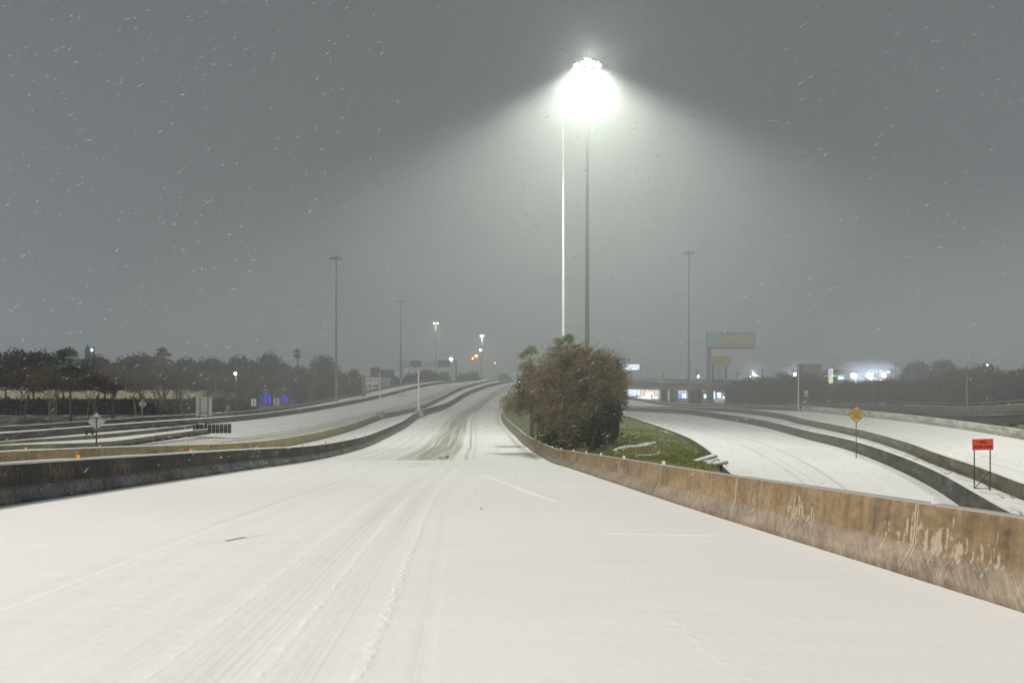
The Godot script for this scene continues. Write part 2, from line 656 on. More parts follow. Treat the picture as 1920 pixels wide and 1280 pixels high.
# a high-mast lamp: a tapered shaft in sections with a ring of floodlights; lit ones glow and light the road
func high_mast(label: String, foot: Vector3, top: float, lit: float, c: Color, m: Material, heads := 8, thick := 1.0) -> Node3D:
	var root := thing("high_mast_lamp", label, "high mast lamp", foot)
	var h := top - foot.y
	var ra := 0.30 * thick
	var rb := 0.13 * thick
	for k in 3:
		var s := Shape.new()
		var f0 := k / 3.0
		var f1 := (k + 1) / 3.0 + (0.012 if k < 2 else 0.0)
		s.tube(Vector3(0, h * f0, 0), Vector3(0, h * f1, 0), lerpf(ra, rb, f0) - 0.01 * k, lerpf(ra, rb, f1) - 0.01 * k, 14)
		part("shaft_section", s, m, root)
	var b := Shape.new()
	b.box(Vector3(0, 0.25, 0), Vector3(1.2, 0.5, 1.2))
	b.tube(Vector3(0, 0.5, 0), Vector3(0, 0.56, 0), 0.5, 0.5, 14)
	part("base", b, mats.pale_concrete, root)
	var r := Shape.new()
	var reach := 1.25
	for k in 24:
		var t0 := TAU * k / 24
		var t1 := TAU * (k + 1) / 24
		r.bar(Vector3(cos(t0), 0, sin(t0)) * 0.8 + Vector3(0, h - 0.3, 0), Vector3(cos(t1), 0, sin(t1)) * 0.8 + Vector3(0, h - 0.3, 0), 0.09, 0.14)
	r.tube(Vector3(0, h - 0.45, 0), Vector3(0, h + 0.35, 0), 0.26, 0.2, 12)
	r.tube(Vector3(0, h + 0.35, 0), Vector3(0, h + 1.4, 0), 0.03, 0.02, 6)
	for k in 3:
		var t := TAU * k / 3.0 + 0.3
		r.bar(Vector3(cos(t), 0, sin(t)) * 0.2 + Vector3(0, h - 0.28, 0), Vector3(cos(t), 0, sin(t)) * 0.8 + Vector3(0, h - 0.28, 0), 0.08, 0.1)
	part("lamp_ring", r, m, root)
	for k in heads:
		var t := TAU * (k + 0.5) / heads
		var dir := Vector3(cos(t), 0, sin(t))
		var s := Shape.new()
		s.bar(dir * 0.8 + Vector3(0, h - 0.3, 0), dir * reach + Vector3(0, h - 0.3, 0), 0.07, 0.07)
		s.tube(dir * reach + Vector3(0, h - 0.48, 0), dir * reach + Vector3(0, h - 0.12, 0), 0.27, 0.13, 10)
		var fl := part("floodlight", s, mats.dark_metal, root)
		if lit > 0:
			var g := Shape.new()
			g.ball(dir * reach + Vector3(0, h - 0.52, 0), Vector3(0.24, 0.13, 0.24), 5, 8)
			part("lens", g, mats.lamp_glow, fl)
	if lit > 0:
		omni(root, Vector3(0.0, h - 0.6, 0.95), lit * 0.07, c, 0.5)
		for k in 4:
			var t := TAU * (k + 0.5) / 4
			spot(root, Vector3(cos(t) * reach, h - 0.8, sin(t) * reach), lit / 4.0, 65.0, 0.32, c, 0.25)
	return root


func street_pole(label: String, foot: Vector3, h: float, r: float, m: Material, arm := 0.0, lamp := false, group := "") -> Node3D:
	var root := thing("light_pole", label, "light pole", foot, 0.0, group)
	var s := Shape.new()
	s.tube(Vector3.ZERO, Vector3(0, h, 0), r, r * 0.6, 10)
	s.tube(Vector3.ZERO, Vector3(0, 0.12, 0), r * 2.2, r * 2.0, 10)
	part("pole", s, m, root)
	if arm != 0.0:
		var a := Shape.new()
		var p := Vector3(0, h, 0)
		for k in 5:
			var t := (k + 1) / 5.0
			var q := Vector3(arm * t, h + 0.9 * sin(t * PI / 2), 0)
			a.tube(p, q, r * 0.5, r * 0.45, 8)
			p = q
		part("arm", a, m, root)
		var hd := Shape.new()
		hd.ball(p + Vector3(arm * 0.12, -0.03, 0), Vector3(0.42, 0.13, 0.18), 6, 10)
		var head := part("lamp_head", hd, mats.dark_metal, root)
		if lamp:
			var g := Shape.new()
			g.ball(p + Vector3(arm * 0.12, -0.14, 0), Vector3(0.22, 0.1, 0.14), 5, 8)
			part("lens", g, mats.lamp_glow, head)
	return root


func utility_pole(label: String, foot: Vector3, h: float, arms := 1) -> void:
	var root := thing("utility_pole", label, "utility pole", foot, 0.0, "utility poles beyond the right trees")
	var s := Shape.new()
	s.tube(Vector3.ZERO, Vector3(0, h, 0), 0.2, 0.13, 8)
	part("pole", s, mats.dark_wood, root)
	for k in arms:
		var a := Shape.new()
		a.box(Vector3(0, h - 0.7 - 1.3 * k, 0.2), Vector3(2.4, 0.14, 0.12))
		for x in [-1.0, -0.4, 0.4, 1.0]:
			a.tube(Vector3(x, h - 0.63 - 1.3 * k, 0.2), Vector3(x, h - 0.38 - 1.3 * k, 0.2), 0.05, 0.03, 6)
		part("crossarm", a, mats.dark_wood, root)


func floodlight(label: String, where: Vector3, ground: float, r: float, energy: float, c: Color, m: Material) -> void:
	var root := thing("yard_light", label, "yard light", Vector3(where.x, ground, where.z), 0.0, "bright yard lights beyond the right trees")
	var h := where.y - ground
	var s := Shape.new()
	s.tube(Vector3.ZERO, Vector3(0, h + 0.2, 0), 0.14, 0.09, 8)
	part("pole", s, mats.dark_metal, root)
	var b := Shape.new()
	b.box(Vector3(0, h, -0.35), Vector3(r * 1.2, r * 1.2, 0.3))
	part("lamp_housing", b, mats.dark_metal, root)
	var g := Shape.new()
	g.ball(Vector3(0, h, 0.25), Vector3(r, r, r * 0.6), 6, 10)
	part("lamp_lens", g, m, root)
	omni(root, Vector3(0, h, 0.5 + r), energy, c, r)
	var f := FogVolume.new()
	f.name = numbered("snow_mist")
	f.shape = RenderingServer.FOG_VOLUME_SHAPE_ELLIPSOID
	f.size = Vector3.ONE * (10.0 if energy > 80.0 else 6.0)
	var fm := FogMaterial.new()
	fm.albedo = Color(0.97, 0.98, 1.0)
	fm.density = 0.009
	f.material = fm
	add_child(f, true)
	f.position = where
	f.set_meta("kind", "stuff")
	f.set_meta("label", "mist of blown snow lit by a far yard light")


# ---------------------------------------------------------------- plants
func pick(list: Array, q: float) -> Color:
	var f := clampf(q, 0.0, 0.999) * (list.size() - 1)
	var a: Color = list[int(f)]
	return a.lerp(list[mini(int(f) + 1, list.size() - 1)], f - int(f))


# leaves and twigs spread through a few lobes: each [middle, radii]; their tips lean with the wind
func crown(lobes: Array, count: int, size: float, slim: float, colors: Array, sd: int, lean := 0.5, ragged := 0.25) -> Shape:
	var s := Shape.new()
	var r := RandomNumberGenerator.new()
	r.seed = sd
	var clump := noise(sd, 0.45, 3)
	var hue := noise(sd + 5, 0.5, 3)
	var total := 0.0
	for l in lobes:
		total += l[1].x * l[1].y * l[1].z
	for l in lobes:
		var share := int(count * l[1].x * l[1].y * l[1].z / total)
		var made := 0
		while made < share:
			made += 1
			var dir := Vector3(r.randfn(), r.randfn(), r.randfn()).normalized()
			var reach := pow(r.randf(), 0.45)
			var p: Vector3 = l[0] + dir * reach * l[1] * (1.0 + ragged * clump.get_noise_3dv(dir * 3.0 + l[0]))
			if clump.get_noise_3dv(p * 1.6) < -0.28 + 0.25 * (ragged - 0.25) - 0.25 * (1.0 - reach):
				continue
			if reach > 0.9 and r.randf() < 0.25:
				p += dir * r.randf() * size * 3.0
			var axis := (Vector3(r.randfn(), r.randfn(), r.randfn()).normalized() + Vector3(0.55, 0.42, 0.1) * lean * (1.0 if r.randf() < 0.5 else -1.0) * 2.0).normalized()
			var wide := axis.cross(Vector3(r.randfn(), r.randfn(), r.randfn())).normalized()
			var a := axis * size * r.randf_range(0.6, 1.5)
			var b := wide * size * slim * r.randf_range(0.6, 1.4)
			s.tint = pick(colors, 0.5 + 1.05 * hue.get_noise_3dv(p) + r.randf_range(-0.28, 0.28))
			s.tri(p - a, p + b, p + a)
			s.tri(p - a, p + a, p - b)
	return s


func limb(s: Shape, pts: Array, r0: float, r1: float, sides := 7) -> void:
	for i in pts.size() - 1:
		var f0 := float(i) / (pts.size() - 1)
		var f1 := float(i + 1) / (pts.size() - 1)
		s.tube(pts[i], pts[i + 1], lerpf(r0, r1, f0), lerpf(r0, r1, f1), sides, false)


# a tree 10 m tall standing at the origin; stems: how many trunks leave the ground
func tree(called: String, label: String, category: String, group: String, sd: int, stems: int, lobes: Array, count: int, size: float, slim: float, colors: Array, bark: Material, lean := 0.5, ragged := 0.25) -> Node3D:
	var root := thing(called, label, category, Vector3.ZERO, 0.0, group)
	var r := RandomNumberGenerator.new()
	r.seed = sd + 99
	var t := Shape.new()
	for k in stems:
		var foot := Vector3(r.randf_range(-0.5, 0.5), -0.3, r.randf_range(-0.5, 0.5)) if stems > 1 else Vector3(0, -0.3, 0)
		var l = lobes[k % lobes.size()]
		var fork := foot + Vector3(r.randf_range(-0.5, 0.5), maxf(l[0].y * r.randf_range(0.45, 0.6), minf(1.7, lobes[0][0].y * 0.4)), r.randf_range(-0.5, 0.5))
		var thick := 0.24 if stems == 1 else 0.11
		limb(t, [foot, foot.lerp(fork, 0.5) + Vector3(r.randf_range(-0.15, 0.15), 0, 0), fork], thick, thick * 0.7)
		for j in 5:
			var m = lobes[(k + j) % lobes.size()]
			var tip: Vector3 = m[0] + Vector3(r.randfn(), r.randfn() * 0.7, r.randfn()) * m[1] * 0.45
			if tip.y - fork.y < 1.15 * Vector2(tip.x - fork.x, tip.z - fork.z).length():
				continue
			limb(t, [fork, fork.lerp(tip, 0.5) + Vector3(0, 0.3, 0), tip], thick * 0.55, 0.02, 5)
	part("trunk", t, bark, root)
	part("crown", crown(lobes, count, size, slim, colors, sd, lean, ragged), mats.leaves, root)
	return root


# a palm with its trunk and every frond a part of its own
func palm(label: String, foot: Vector3, h: float, spread: float, fronds: int, colors: Array, sd: int, skirt := 0.0) -> Node3D:
	var root := thing("palm_tree", label, "palm tree", foot, 0.0, "palm trees")
	var r := RandomNumberGenerator.new()
	r.seed = sd
	var t := Shape.new()
	var k := 0
	var p := Vector3(0, -0.3, 0)
	while k < 10:
		k += 1
		var q := Vector3(0.1 * sin(k * 0.6), h * k / 10.0, 0.06 * cos(k))
		t.tube(p, q, 0.24 - 0.008 * k, 0.21 - 0.008 * k, 9, false)
		p = q
	part("trunk", t, mats.palm_bark, root)
	for i in fronds:
		var s := Shape.new()
		var turn := TAU * i / fronds * 2.4 + r.randf_range(-0.3, 0.3)
		var rise := lerpf(1.25, -0.75 - skirt, pow(float(i) / fronds, 0.9)) + r.randf_range(-0.15, 0.15)
		var out := Vector3(cos(turn) * cos(rise), sin(rise), sin(turn) * cos(rise))
		out = (out + Vector3(-0.22, 0.0, 0.05)).normalized()
		var stalk := spread * r.randf_range(0.4, 0.6)
		var hub := p + out * stalk + Vector3(0, -0.06 * stalk, 0)
		s.tint = pick(colors, 0.3)
		s.tube(p, hub, 0.03, 0.02, 4, false)
		var side := out.cross(Vector3.UP)
		side = Vector3.RIGHT if side.length() < 0.1 else side.normalized()
		var blades := 19
		for j in blades:
			var w := lerpf(-1.9, 1.9, float(j) / (blades - 1)) + r.randf_range(-0.05, 0.05)
			var dir := (out * cos(w) + side * sin(w)).normalized()
			var long := spread * 0.62 * r.randf_range(0.85, 1.1) * (1.0 - 0.12 * absf(w))
			var mid := hub + dir * long * 0.6
			var tip := hub + dir * long + Vector3(-0.08, -0.3 * long * r.randf_range(0.3, 1.2), 0)
			var half := (out * -sin(w) + side * cos(w)) * (0.035 * long + 0.012)
			s.tint = pick(colors, r.randf())
			s.tri(hub, mid - half, mid + half)
			s.tri(mid - half, tip, mid + half)
		part("frond", s, mats.leaves, root)
	return root


func ground_height(x: float, z: float) -> float:
	var d := -z
	var left := -3.25 + 3.2 * smoothstep(115.0, 195.0, d) + 3.0 * smoothstep(195.0, 300.0, d) + 3.0 * smoothstep(300.0, 450.0, d)
	var right := -6.0 + 4.3 * smoothstep(112.0, 150.0, d) + 1.6 * smoothstep(150.0, 230.0, d)
	var mid := -5.5 + 4.0 * smoothstep(130.0, 300.0, d) + 6.0 * smoothstep(300.0, 420.0, d)
	var a := lerpf(left, mid, smoothstep(-50.0, -30.0, x)) if d < 150.0 else lerpf(left, mid, smoothstep(-45.0 + 0.06 * (d - 150.0), -25.0, x))
	return lerpf(a, right, smoothstep(8.0, 22.0, x))


func words(n: int) -> String:
	return ["first", "second", "third", "fourth", "fifth", "sixth", "seventh", "eighth", "ninth", "tenth", "eleventh", "twelfth", "thirteenth", "fourteenth", "fifteenth", "sixteenth", "seventeenth", "eighteenth", "nineteenth", "twentieth", "twenty-first", "twenty-second"][n]


func _ready() -> void:
	rng.seed = 4
	# camera: level, standing on the road, lens shifted so that the horizon lies below the middle
	var cam := Camera3D.new()
	cam.name = "camera"
	cam.projection = Camera3D.PROJECTION_FRUSTUM
	cam.near = 0.1
	cam.far = 3000.0
	cam.size = 2.0 * 0.1 * 640.0 / FOCAL
	cam.frustum_offset = Vector2(0, 0.1 * (HORIZON - 640.0) / FOCAL)
	cam.position = Vector3(0, EYE, 0)
	add_child(cam)
	cam.current = true
	var env := Environment.new()
	env.background_mode = Environment.BG_SKY
	var sky := ProceduralSkyMaterial.new()
	sky.sky_top_color = Color(0.325, 0.352, 0.372)
	sky.sky_horizon_color = Color(0.555, 0.588, 0.60)
	sky.sky_curve = 0.3
	sky.ground_bottom_color = Color(0.30, 0.31, 0.32)
	sky.ground_horizon_color = Color(0.45, 0.47, 0.49)
	env.sky = Sky.new()
	env.sky.sky_material = sky
	env.tonemap_mode = Environment.TONE_MAPPER_LINEAR
	env.tonemap_exposure = 1.03
	env.fog_enabled = true
	env.fog_density = 0.0008
	env.fog_light_color = Color(0.93, 0.95, 0.97)
	env.sdfgi_enabled = true
	env.ssao_enabled = true
	env.ssil_enabled = true
	env.volumetric_fog_enabled = true
	env.volumetric_fog_density = 0.0
	var we := WorldEnvironment.new()
	we.name = "environment"
	we.environment = env
	add_child(we)
	# what little the low cloud itself sheds
	var sun := DirectionalLight3D.new()
	sun.name = "cloud_glow"
	sun.sky_mode = DirectionalLight3D.SKY_MODE_LIGHT_ONLY
	sun.light_energy = 0.5
	sun.light_color = Color(1.0, 0.97, 0.93)
	sun.light_angular_distance = 6.0
	sun.shadow_enabled = true
	add_child(sun)
	sun.look_at_from_position(Vector3(-18, 34, 26), Vector3.ZERO)

	make_materials()
	build_ground_and_roads()
	build_high_masts()
	build_left_side()
	build_far_middle()
	build_right_side()
	build_bush_and_island()
	build_small_things()


func make_materials() -> void:
	plain("snow", Color(0.87, 0.87, 0.86), 0.9)
	plain("thin_snow", Color(0.42, 0.41, 0.38), 0.8)
	plain("black", Color(0.012, 0.012, 0.012), 0.7)
	plain("rubber", Color(0.02, 0.02, 0.021), 0.75)
	plain("dark_metal", Color(0.07, 0.07, 0.07), 0.6, 0.3)
	plain("steel", Color(0.36, 0.36, 0.34), 0.5, 0.3)
	plain("pole_grey", Color(0.20, 0.20, 0.18), 0.6, 0.2)
	plain("pole_white", Color(0.78, 0.77, 0.74), 0.6)
	plain("sign_back", Color(0.42, 0.42, 0.37), 0.55, 0.2)
	plain("sign_back_dim", Color(0.24, 0.25, 0.25), 0.6, 0.2)
	plain("sign_dark", Color(0.085, 0.09, 0.085), 0.7)
	plain("white_paint", Color(0.8, 0.8, 0.78), 0.5)
	plain("reflector", Color(0.88, 0.84, 0.82), 0.4)
	plain("amber", Color(0.75, 0.27, 0.02), 0.4)
	plain("orange_sign", Color(0.95, 0.085, 0.02), 0.5)
	plain("yellow_sign", Color(0.72, 0.46, 0.06), 0.5)
	plain("oval_yellow", Color(0.42, 0.36, 0.12), 0.6)
	plain("letter_black", Color(0.02, 0.015, 0.015), 0.7)
	plain("dark_wood", Color(0.05, 0.04, 0.035), 0.9)
	plain("sandbag", Color(0.62, 0.16, 0.08), 0.9)
	mottled("pale_concrete", Color(0.27, 0.26, 0.22), Color(0.48, 0.46, 0.40), 3.0)
	mottled("grey_concrete", Color(0.17, 0.165, 0.145), Color(0.28, 0.27, 0.235), 6.0)
	mottled("beige_wall", Color(0.56, 0.49, 0.31), Color(0.72, 0.65, 0.46), 9.0)
	mottled("bark_pale", Color(0.17, 0.145, 0.10), Color(0.30, 0.26, 0.18), 0.8)
	mottled("bark_dark", Color(0.045, 0.036, 0.026), Color(0.10, 0.085, 0.06), 0.8)
	mottled("palm_bark", Color(0.05, 0.04, 0.03), Color(0.12, 0.10, 0.075), 0.5)
	mottled("land", Color(0.05, 0.055, 0.035), Color(0.45, 0.45, 0.43), 26.0, 0.95, 3.0, 0.42, 0.78)
	mottled("turf", Color(0.10, 0.15, 0.034), Color(0.28, 0.25, 0.085), 5.0, 0.95, 4.0)
	mottled("patchy_snow", Color(0.42, 0.41, 0.37), Color(0.86, 0.86, 0.85), 4.0, 0.95, 6.0, 0.25, 0.5)
	mottled("median_snow", Color(0.50, 0.47, 0.40), Color(0.85, 0.85, 0.84), 7.0, 0.95, 5.0, 0.2, 0.42)
	mottled("board", Color(0.20, 0.18, 0.15), Color(0.38, 0.35, 0.30), 1.2)
	leafy("leaves")
	concrete("brown_barrier", Color(0.285, 0.205, 0.114), Color(0.31, 0.26, 0.195), Color(0.54, 0.47, 0.36), 0.47, 0.8, 2048, 256, 1.0)
	concrete("olive_barrier", Color(0.25, 0.19, 0.085), Color(0.22, 0.17, 0.08), Color(0.36, 0.30, 0.18), 0.3, 0.1, 1024, 128, 1.3)
	concrete("black_barrier", Color(0.040, 0.034, 0.024), Color(0.12, 0.124, 0.122), Color(0.17, 0.13, 0.065), 0.52, 0.0, 2048, 256, 1.9)
	concrete("dark_barrier", Color(0.10, 0.092, 0.082), Color(0.075, 0.07, 0.065), Color(0.34, 0.33, 0.31), 0.42, 0.25, 1024, 128, 1.7)
	concrete("mossy_barrier", Color(0.17, 0.15, 0.105), Color(0.09, 0.085, 0.055), Color(0.32, 0.30, 0.24), 0.3, 0.2, 1024, 128, 1.5)
	concrete("white_barrier", Color(0.47, 0.45, 0.39), Color(0.36, 0.34, 0.29), Color(0.62, 0.60, 0.54), 0.3, 0.0, 1024, 128, 1.6)
	glow("lamp_glow", Color(1.0, 0.98, 0.93), 60.0)
	glow("small_lamp_glow", Color(1.0, 0.98, 0.88), 30.0)
	glow("flood_glow", Color(0.86, 0.93, 1.0), 24.0)
	glow("orange_glow", Color(1.0, 0.42, 0.06), 22.0)
	glow("red_glow", Color(1.0, 0.22, 0.05), 8.0)
	glow("blue_glow", Color(0.12, 0.11, 1.0), 1.0)
	glow("blue_dim", Color(0.09, 0.09, 0.75), 0.35)
	glow("window_white", Color(0.80, 0.90, 1.0), 2.6)
	glow("window_warm", Color(1.0, 0.88, 0.74), 1.1)
	glow("window_blue", Color(0.4, 0.55, 1.0), 1.4)
	glow("window_dim", Color(0.62, 0.68, 0.74), 0.5)
	glow("neon_green", Color(0.4, 1.0, 0.75), 1.6)
	glow("neon_yellow", Color(1.0, 0.9, 0.35), 1.2)


var main_left: PackedVector3Array
var main_right: PackedVector3Array
var second_left: PackedVector3Array
var third_left: PackedVector3Array
var front_left: PackedVector3Array
var ramp_inner: PackedVector3Array
var ramp_outer: PackedVector3Array
var lane_inner: PackedVector3Array
var lane_outer: PackedVector3Array


func build_ground_and_roads() -> void:
	main_left = spline([Vector3(-10.3, 0.47, 10), Vector3(-11.1, -0.28, -6), Vector3(-11.9, -0.88, -18.6), at(440, 884, 36), at(599, 861, 54), at(679, 841, 68), at(719, 824, 80), at(759, 803, 98), at(790, 782, 118), at(838, 765, 150), at(878, 741, 200), at(920, 725, 260), at(945, 719.5, 320), at(960, 716.5, 400)], 1.5)
	main_right = spline([Vector3(5.75, 0.47, 10), Vector3(4.76, -0.35, -7.4), at(1300, 955, 17.8), at(1150, 905, 27.8), at(1072, 879, 40), at(1030, 865, 50), at(982, 834, 72), at(967, 819, 82), at(951, 803, 97), at(940, 787, 115), at(941, 773, 133), at(955, 758, 158), at(972, 741, 200), at(985, 726, 260), at(992, 719.5, 320), at(996, 716.5, 400)], 1.5)
	second_left = spline([Vector3(-22.4, 0.3, 10), Vector3(-23.4, -0.9, -18), at(0, 881, 37.5), at(196, 866, 47), at(290, 860, 53), at(440, 849.5, 68), at(520, 839.5, 80), at(599, 823.5, 95), at(666, 804, 115), at(713, 786.5, 135), at(785, 769, 175), at(825, 751, 215), at(865, 731, 260), at(905, 719, 330), at(930, 714, 400)], 2.0)
	third_left = spline([Vector3(-53, -2.7, -40), at(0, 827, 75), at(239, 806, 90), at(440, 790, 110), at(546, 777, 130), at(631, 763, 155), at(716, 745, 195), at(785, 727, 240), at(825, 720, 280), at(885, 714.5, 340), at(912, 711, 400)], 2.5)
	front_left = spline([Vector3(-85, -3.0, -70), at(0, 809, 100), at(266, 790, 115), at(480, 775, 145), at(600, 757, 185), at(700, 734, 230), at(760, 722, 270), at(820, 714, 330)], 3.0)
	ramp_inner = spline([Vector3(8.6, -3.5, 4), Vector3(9.2, -3.3, -20), at(1390, 924, 38), at(1359, 890, 46), at(1337, 866, 54), at(1304, 842, 64), at(1271, 826, 74), at(1227, 808, 90), at(1173, 789, 118), at(1105, 778, 150), at(1040, 768, 185)], 2.0)
	ramp_outer = spline([Vector3(13.5, -3.6, 4), Vector3(15.4, -3.6, -18), at(1900, 1015, 29), at(1817, 960, 36), at(1750, 915, 44), at(1675, 877, 55), at(1600, 847, 69), at(1560, 835, 77), at(1512, 823, 88), at(1433, 801, 108), at(1359, 787, 128), at(1280, 776, 150), at(1173, 770.5, 172), at(1090, 768, 195)], 2.0)
	lane_inner = spline([Vector3(17, -4.0, 4), Vector3(21.5, -4.0, -18), Vector3(24.4, -3.95, -30), at(1920, 940, 42), at(1825, 900, 49), at(1750, 872, 56), at(1700, 850, 65), at(1625, 825, 80), at(1560, 809, 94), at(1500, 796, 105), at(1468, 787, 116), at(1416, 778.5, 132), at(1359, 773, 145), at(1243, 769, 172), at(1177, 767, 190), at(1090, 766, 215)], 2.0)
	lane_outer = spline([Vector3(34, -4.0, 4), Vector3(38.5, -3.5, -25), Vector3(43.2, -2.9, -50), at(1920, 824, 72), at(1850, 812, 79), at(1750, 797, 90), at(1642, 784, 103), at(1575, 777.5, 113), at(1504, 771, 125), at(1416, 767.5, 148), at(1343, 765, 168), at(1250, 760.5, 195), at(1205, 753, 215), at(1165, 746, 235)], 2.0)

	# the land: one sheet out to the horizon
	var xs := []
	var zs := []
	for k in 57:
		var t := (k - 28) / 28.0
		xs.append(signf(t) * (absf(t) * 110.0 + pow(absf(t), 4.0) * 1300.0))
	for k in 61:
		var t := k / 60.0
		zs.append(60.0 - t * 420.0 - pow(t, 5.0) * 1500.0)
	var lump := noise(3, 0.02, 3)
	var rows := []
	var uvs := []
	for z in zs:
		var row := PackedVector3Array()
		var uv := PackedVector2Array()
		for x in xs:
			row.append(Vector3(x, ground_height(x, z) + 0.25 * lump.get_noise_2d(x, z) - 0.15, z))
			uv.append(Vector2(x, z))
		rows.append(row)
		uvs.append(uv)
	var g := Shape.new()
	g.sheet(rows, uvs)
	structure("ground", g, mats.land, "dark winter ground with a thin patchy cover of snow")

	near_snow()
	var l0 := clipped(main_left, -11.0, 52.0)
	var r0 := clipped(main_right, -11.0, 52.0)
	l0[-1] = on_line(main_left, 52.0)
	r0[-1] = on_line(main_right, 52.0)
	var near := road("highway_road", l0, r0, mats.near_snow, "snow-covered highway roadway in the foreground with faint tyre tracks", length_of(l0), 5.0, 24)
	# a slightly lower expansion joint, then the far carriageway with bare wheel tracks
	snowed("far_snow", [[0.39, 0.06, 0.55, 0.0, 0.75], [0.46, 0.075, 0.95, 0.0, 0.8], [0.53, 0.06, 0.9, 0.0, 0.8], [0.58, 0.03, 0.7, 0.0, 0.7], [0.655, 0.012, 0.6, 0.0, 0.5], [0.69, 0.012, 0.3, 0.02, 0.4], [0.28, 0.05, 0.2, 0.0, 0.5], [0.2, 0.02, 0.25, 0.0, 0.4], [0.96, 0.03, 0.45, 0.0, 0.4], [0.12, 0.012, 0.22, 0.0, 0.35]], Color(0.40, 0.38, 0.31), 512, 1024, 12.0, 350.0, 1.0)
	var l1 := clipped(main_left, 52.06, 405.0)
	var r1 := clipped(main_right, 52.06, 405.0)
	l1.insert(0, on_line(main_left, 52.06))
	r1.insert(0, on_line(main_right, 52.06))
	road("highway_road", l1, r1, mats.far_snow, "snowy highway roadway climbing away with bare brown wheel tracks", length_of(l1), 6.0, 14)

	snowed("clean_snow", [[0.15, 0.02, 0.15, 0.0, 1.0], [0.8, 0.03, 0.12, 0.0, 1.0]], Color(0.4, 0.38, 0.32), 128, 512, 11.0, 120.0, 1.0)
	road("snowy_lane", shifted(second_left, 0.3), shifted(main_left, -0.35), mats.clean_snow, "narrow snowed-over lane between the two near left barriers", 120.0, 5.0, 6)
	snowed("left_snow", [[0.62, 0.05, 0.55, 0.0, 1.1], [0.70, 0.06, 0.8, 0.0, 1.1], [0.78, 0.05, 0.75, 0.0, 1.1], [0.85, 0.04, 0.5, 0.0, 1.1], [0.5, 0.03, 0.3, 0.0, 1.1], [0.35, 0.02, 0.25, 0.0, 1.1]], Color(0.42, 0.40, 0.33), 256, 1024, 20.0, 400.0, 1.0)
	var b2 := clipped(shifted(second_left, -0.3), 20.0, 420.0)
	var b3 := clipped(third_left, 40.0, 420.0)
	road("left_roadway", b3, b2, mats.left_snow, "snowy left roadway with brown wheel tracks beside the olive barrier", length_of(b2), 4.0, 12)
	snowed("frontage_snow", [[0.3, 0.04, 0.3, 0.0, 1.0], [0.6, 0.05, 0.25, 0.0, 1.0]], Color(0.3, 0.28, 0.24), 128, 512, 16.0, 200.0, 1.0)
	road("frontage_road", clipped(front_left, 71.0, 330.0), clipped(shifted(third_left, -0.35), 41.0, 340.0), mats.frontage_snow, "snowy slope and frontage road in front of the left trees", 200.0, 4.0, 8)
	snowed("ramp_snow", [[0.34, 0.012, 0.32, 0.0, 1.0], [0.40, 0.01, 0.26, 0.0, 1.0], [0.52, 0.016, 0.34, 0.0, 1.0]], Color(0.38, 0.37, 0.32), 256, 1024, 13.0, 220.0, 1.0)
	road("ramp_road", shifted(ramp_inner, 0.3), ramp_outer, mats.ramp_snow, "white snow-covered ramp curving past the grass island", length_of(ramp_outer), 4.0, 10)
	snowed("lane_snow", [[0.13, 0.012, 0.35, 0.0, 1.0], [0.27, 0.012, 0.28, 0.0, 1.0], [0.36, 0.01, 0.2, 0.0, 1.0]], Color(0.36, 0.35, 0.31), 256, 1024, 13.0, 220.0, 1.0)
	road("outer_ramp_road", shifted(lane_inner, 0.3), lane_outer, mats.lane_snow, "white snow-covered outer ramp along the pale barrier on the right", length_of(lane_inner), 4.0, 10)
	var mi := shifted(ramp_outer, 0.3, 0.25)
	var mo := shifted(lane_inner, -0.1, 0.1)
	road("median", mi, mo, mats.median_snow, "narrow snowy median with dead weeds between the two right ramp barriers", 20.0, 4.0, 5)

	# barriers
	var d94 := 0.0
	var rm := shifted(main_right, 0.3)
	for i in rm.size() - 1:
		if -rm[i].z > 9.3:
			break
		d94 += rm[i].distance_to(rm[i + 1])
	var right_barrier := barrier("concrete_barrier", "brown stained concrete barrier along the right edge of the foreground road", main_right, 1.0, mats.brown_barrier, 0.85, "", fmod(d94, 6.1), 6.1, 0.006, mats.thin_snow)
	var spots := []
	for d in [9.3, 15.6, 21.7, 27.4, 32.5, 37.0, 41.5, 46.5, 51.0, 55.0, 60.0, 64.0, 69.0, 74.0]:
		spots.append(on_line(shifted(main_right, 0.3), d) + Vector3(0, 0.85, 0))
	delineators(right_barrier, spots, mats.reflector, 1.0)
	var b1 := barrier("concrete_barrier", "long black grimy concrete barrier along the left edge of the foreground road", main_left, -1.0, mats.black_barrier, 0.95, "", 0.0, 6.1, 0.05)
	spots = []
	for d in [22.8, 31.5, 40.5, 45.0, 50.5, 57.0, 62.0, 66.5, 71.0]:
		spots.append(on_line(shifted(main_left, -0.3), d) + Vector3(0, 0.98, 0))
	delineators(b1, spots, mats.amber, 1.0, 0.1)
	var olive := barrier("concrete_barrier", "olive brown concrete barrier behind the black one on the left", second_left, -1.0, mats.olive_barrier, 0.85, "", 0.0, 6.1, 0.05)
	spots = []
	for d in [40.0, 47.0, 53.0, 59.0]:
		spots.append(on_line(shifted(second_left, -0.3), d) + Vector3(0, 0.88, 0))
	delineators(olive, spots, mats.amber, 1.0, 0.11)
	var far_left := barrier("concrete_barrier", "dark barrier with snowy drain openings on the far side of the left roadway", clipped(third_left, 50.0, 340.0), -1.0, mats.dark_barrier, 0.7, "", 0.0, 8.0, 0.05)
	drains(far_left, third_left, 92.0, 175.0, 2.2)
	var frontage := barrier("concrete_barrier", "grey snow-dusted barrier at the foot of the left trees", clipped(front_left, 71.0, 300.0), -1.0, mats.dark_barrier, 0.6, "", 0.0, 9.0, 0.05)
	drains(frontage, front_left, 101.0, 150.0, 2.6)
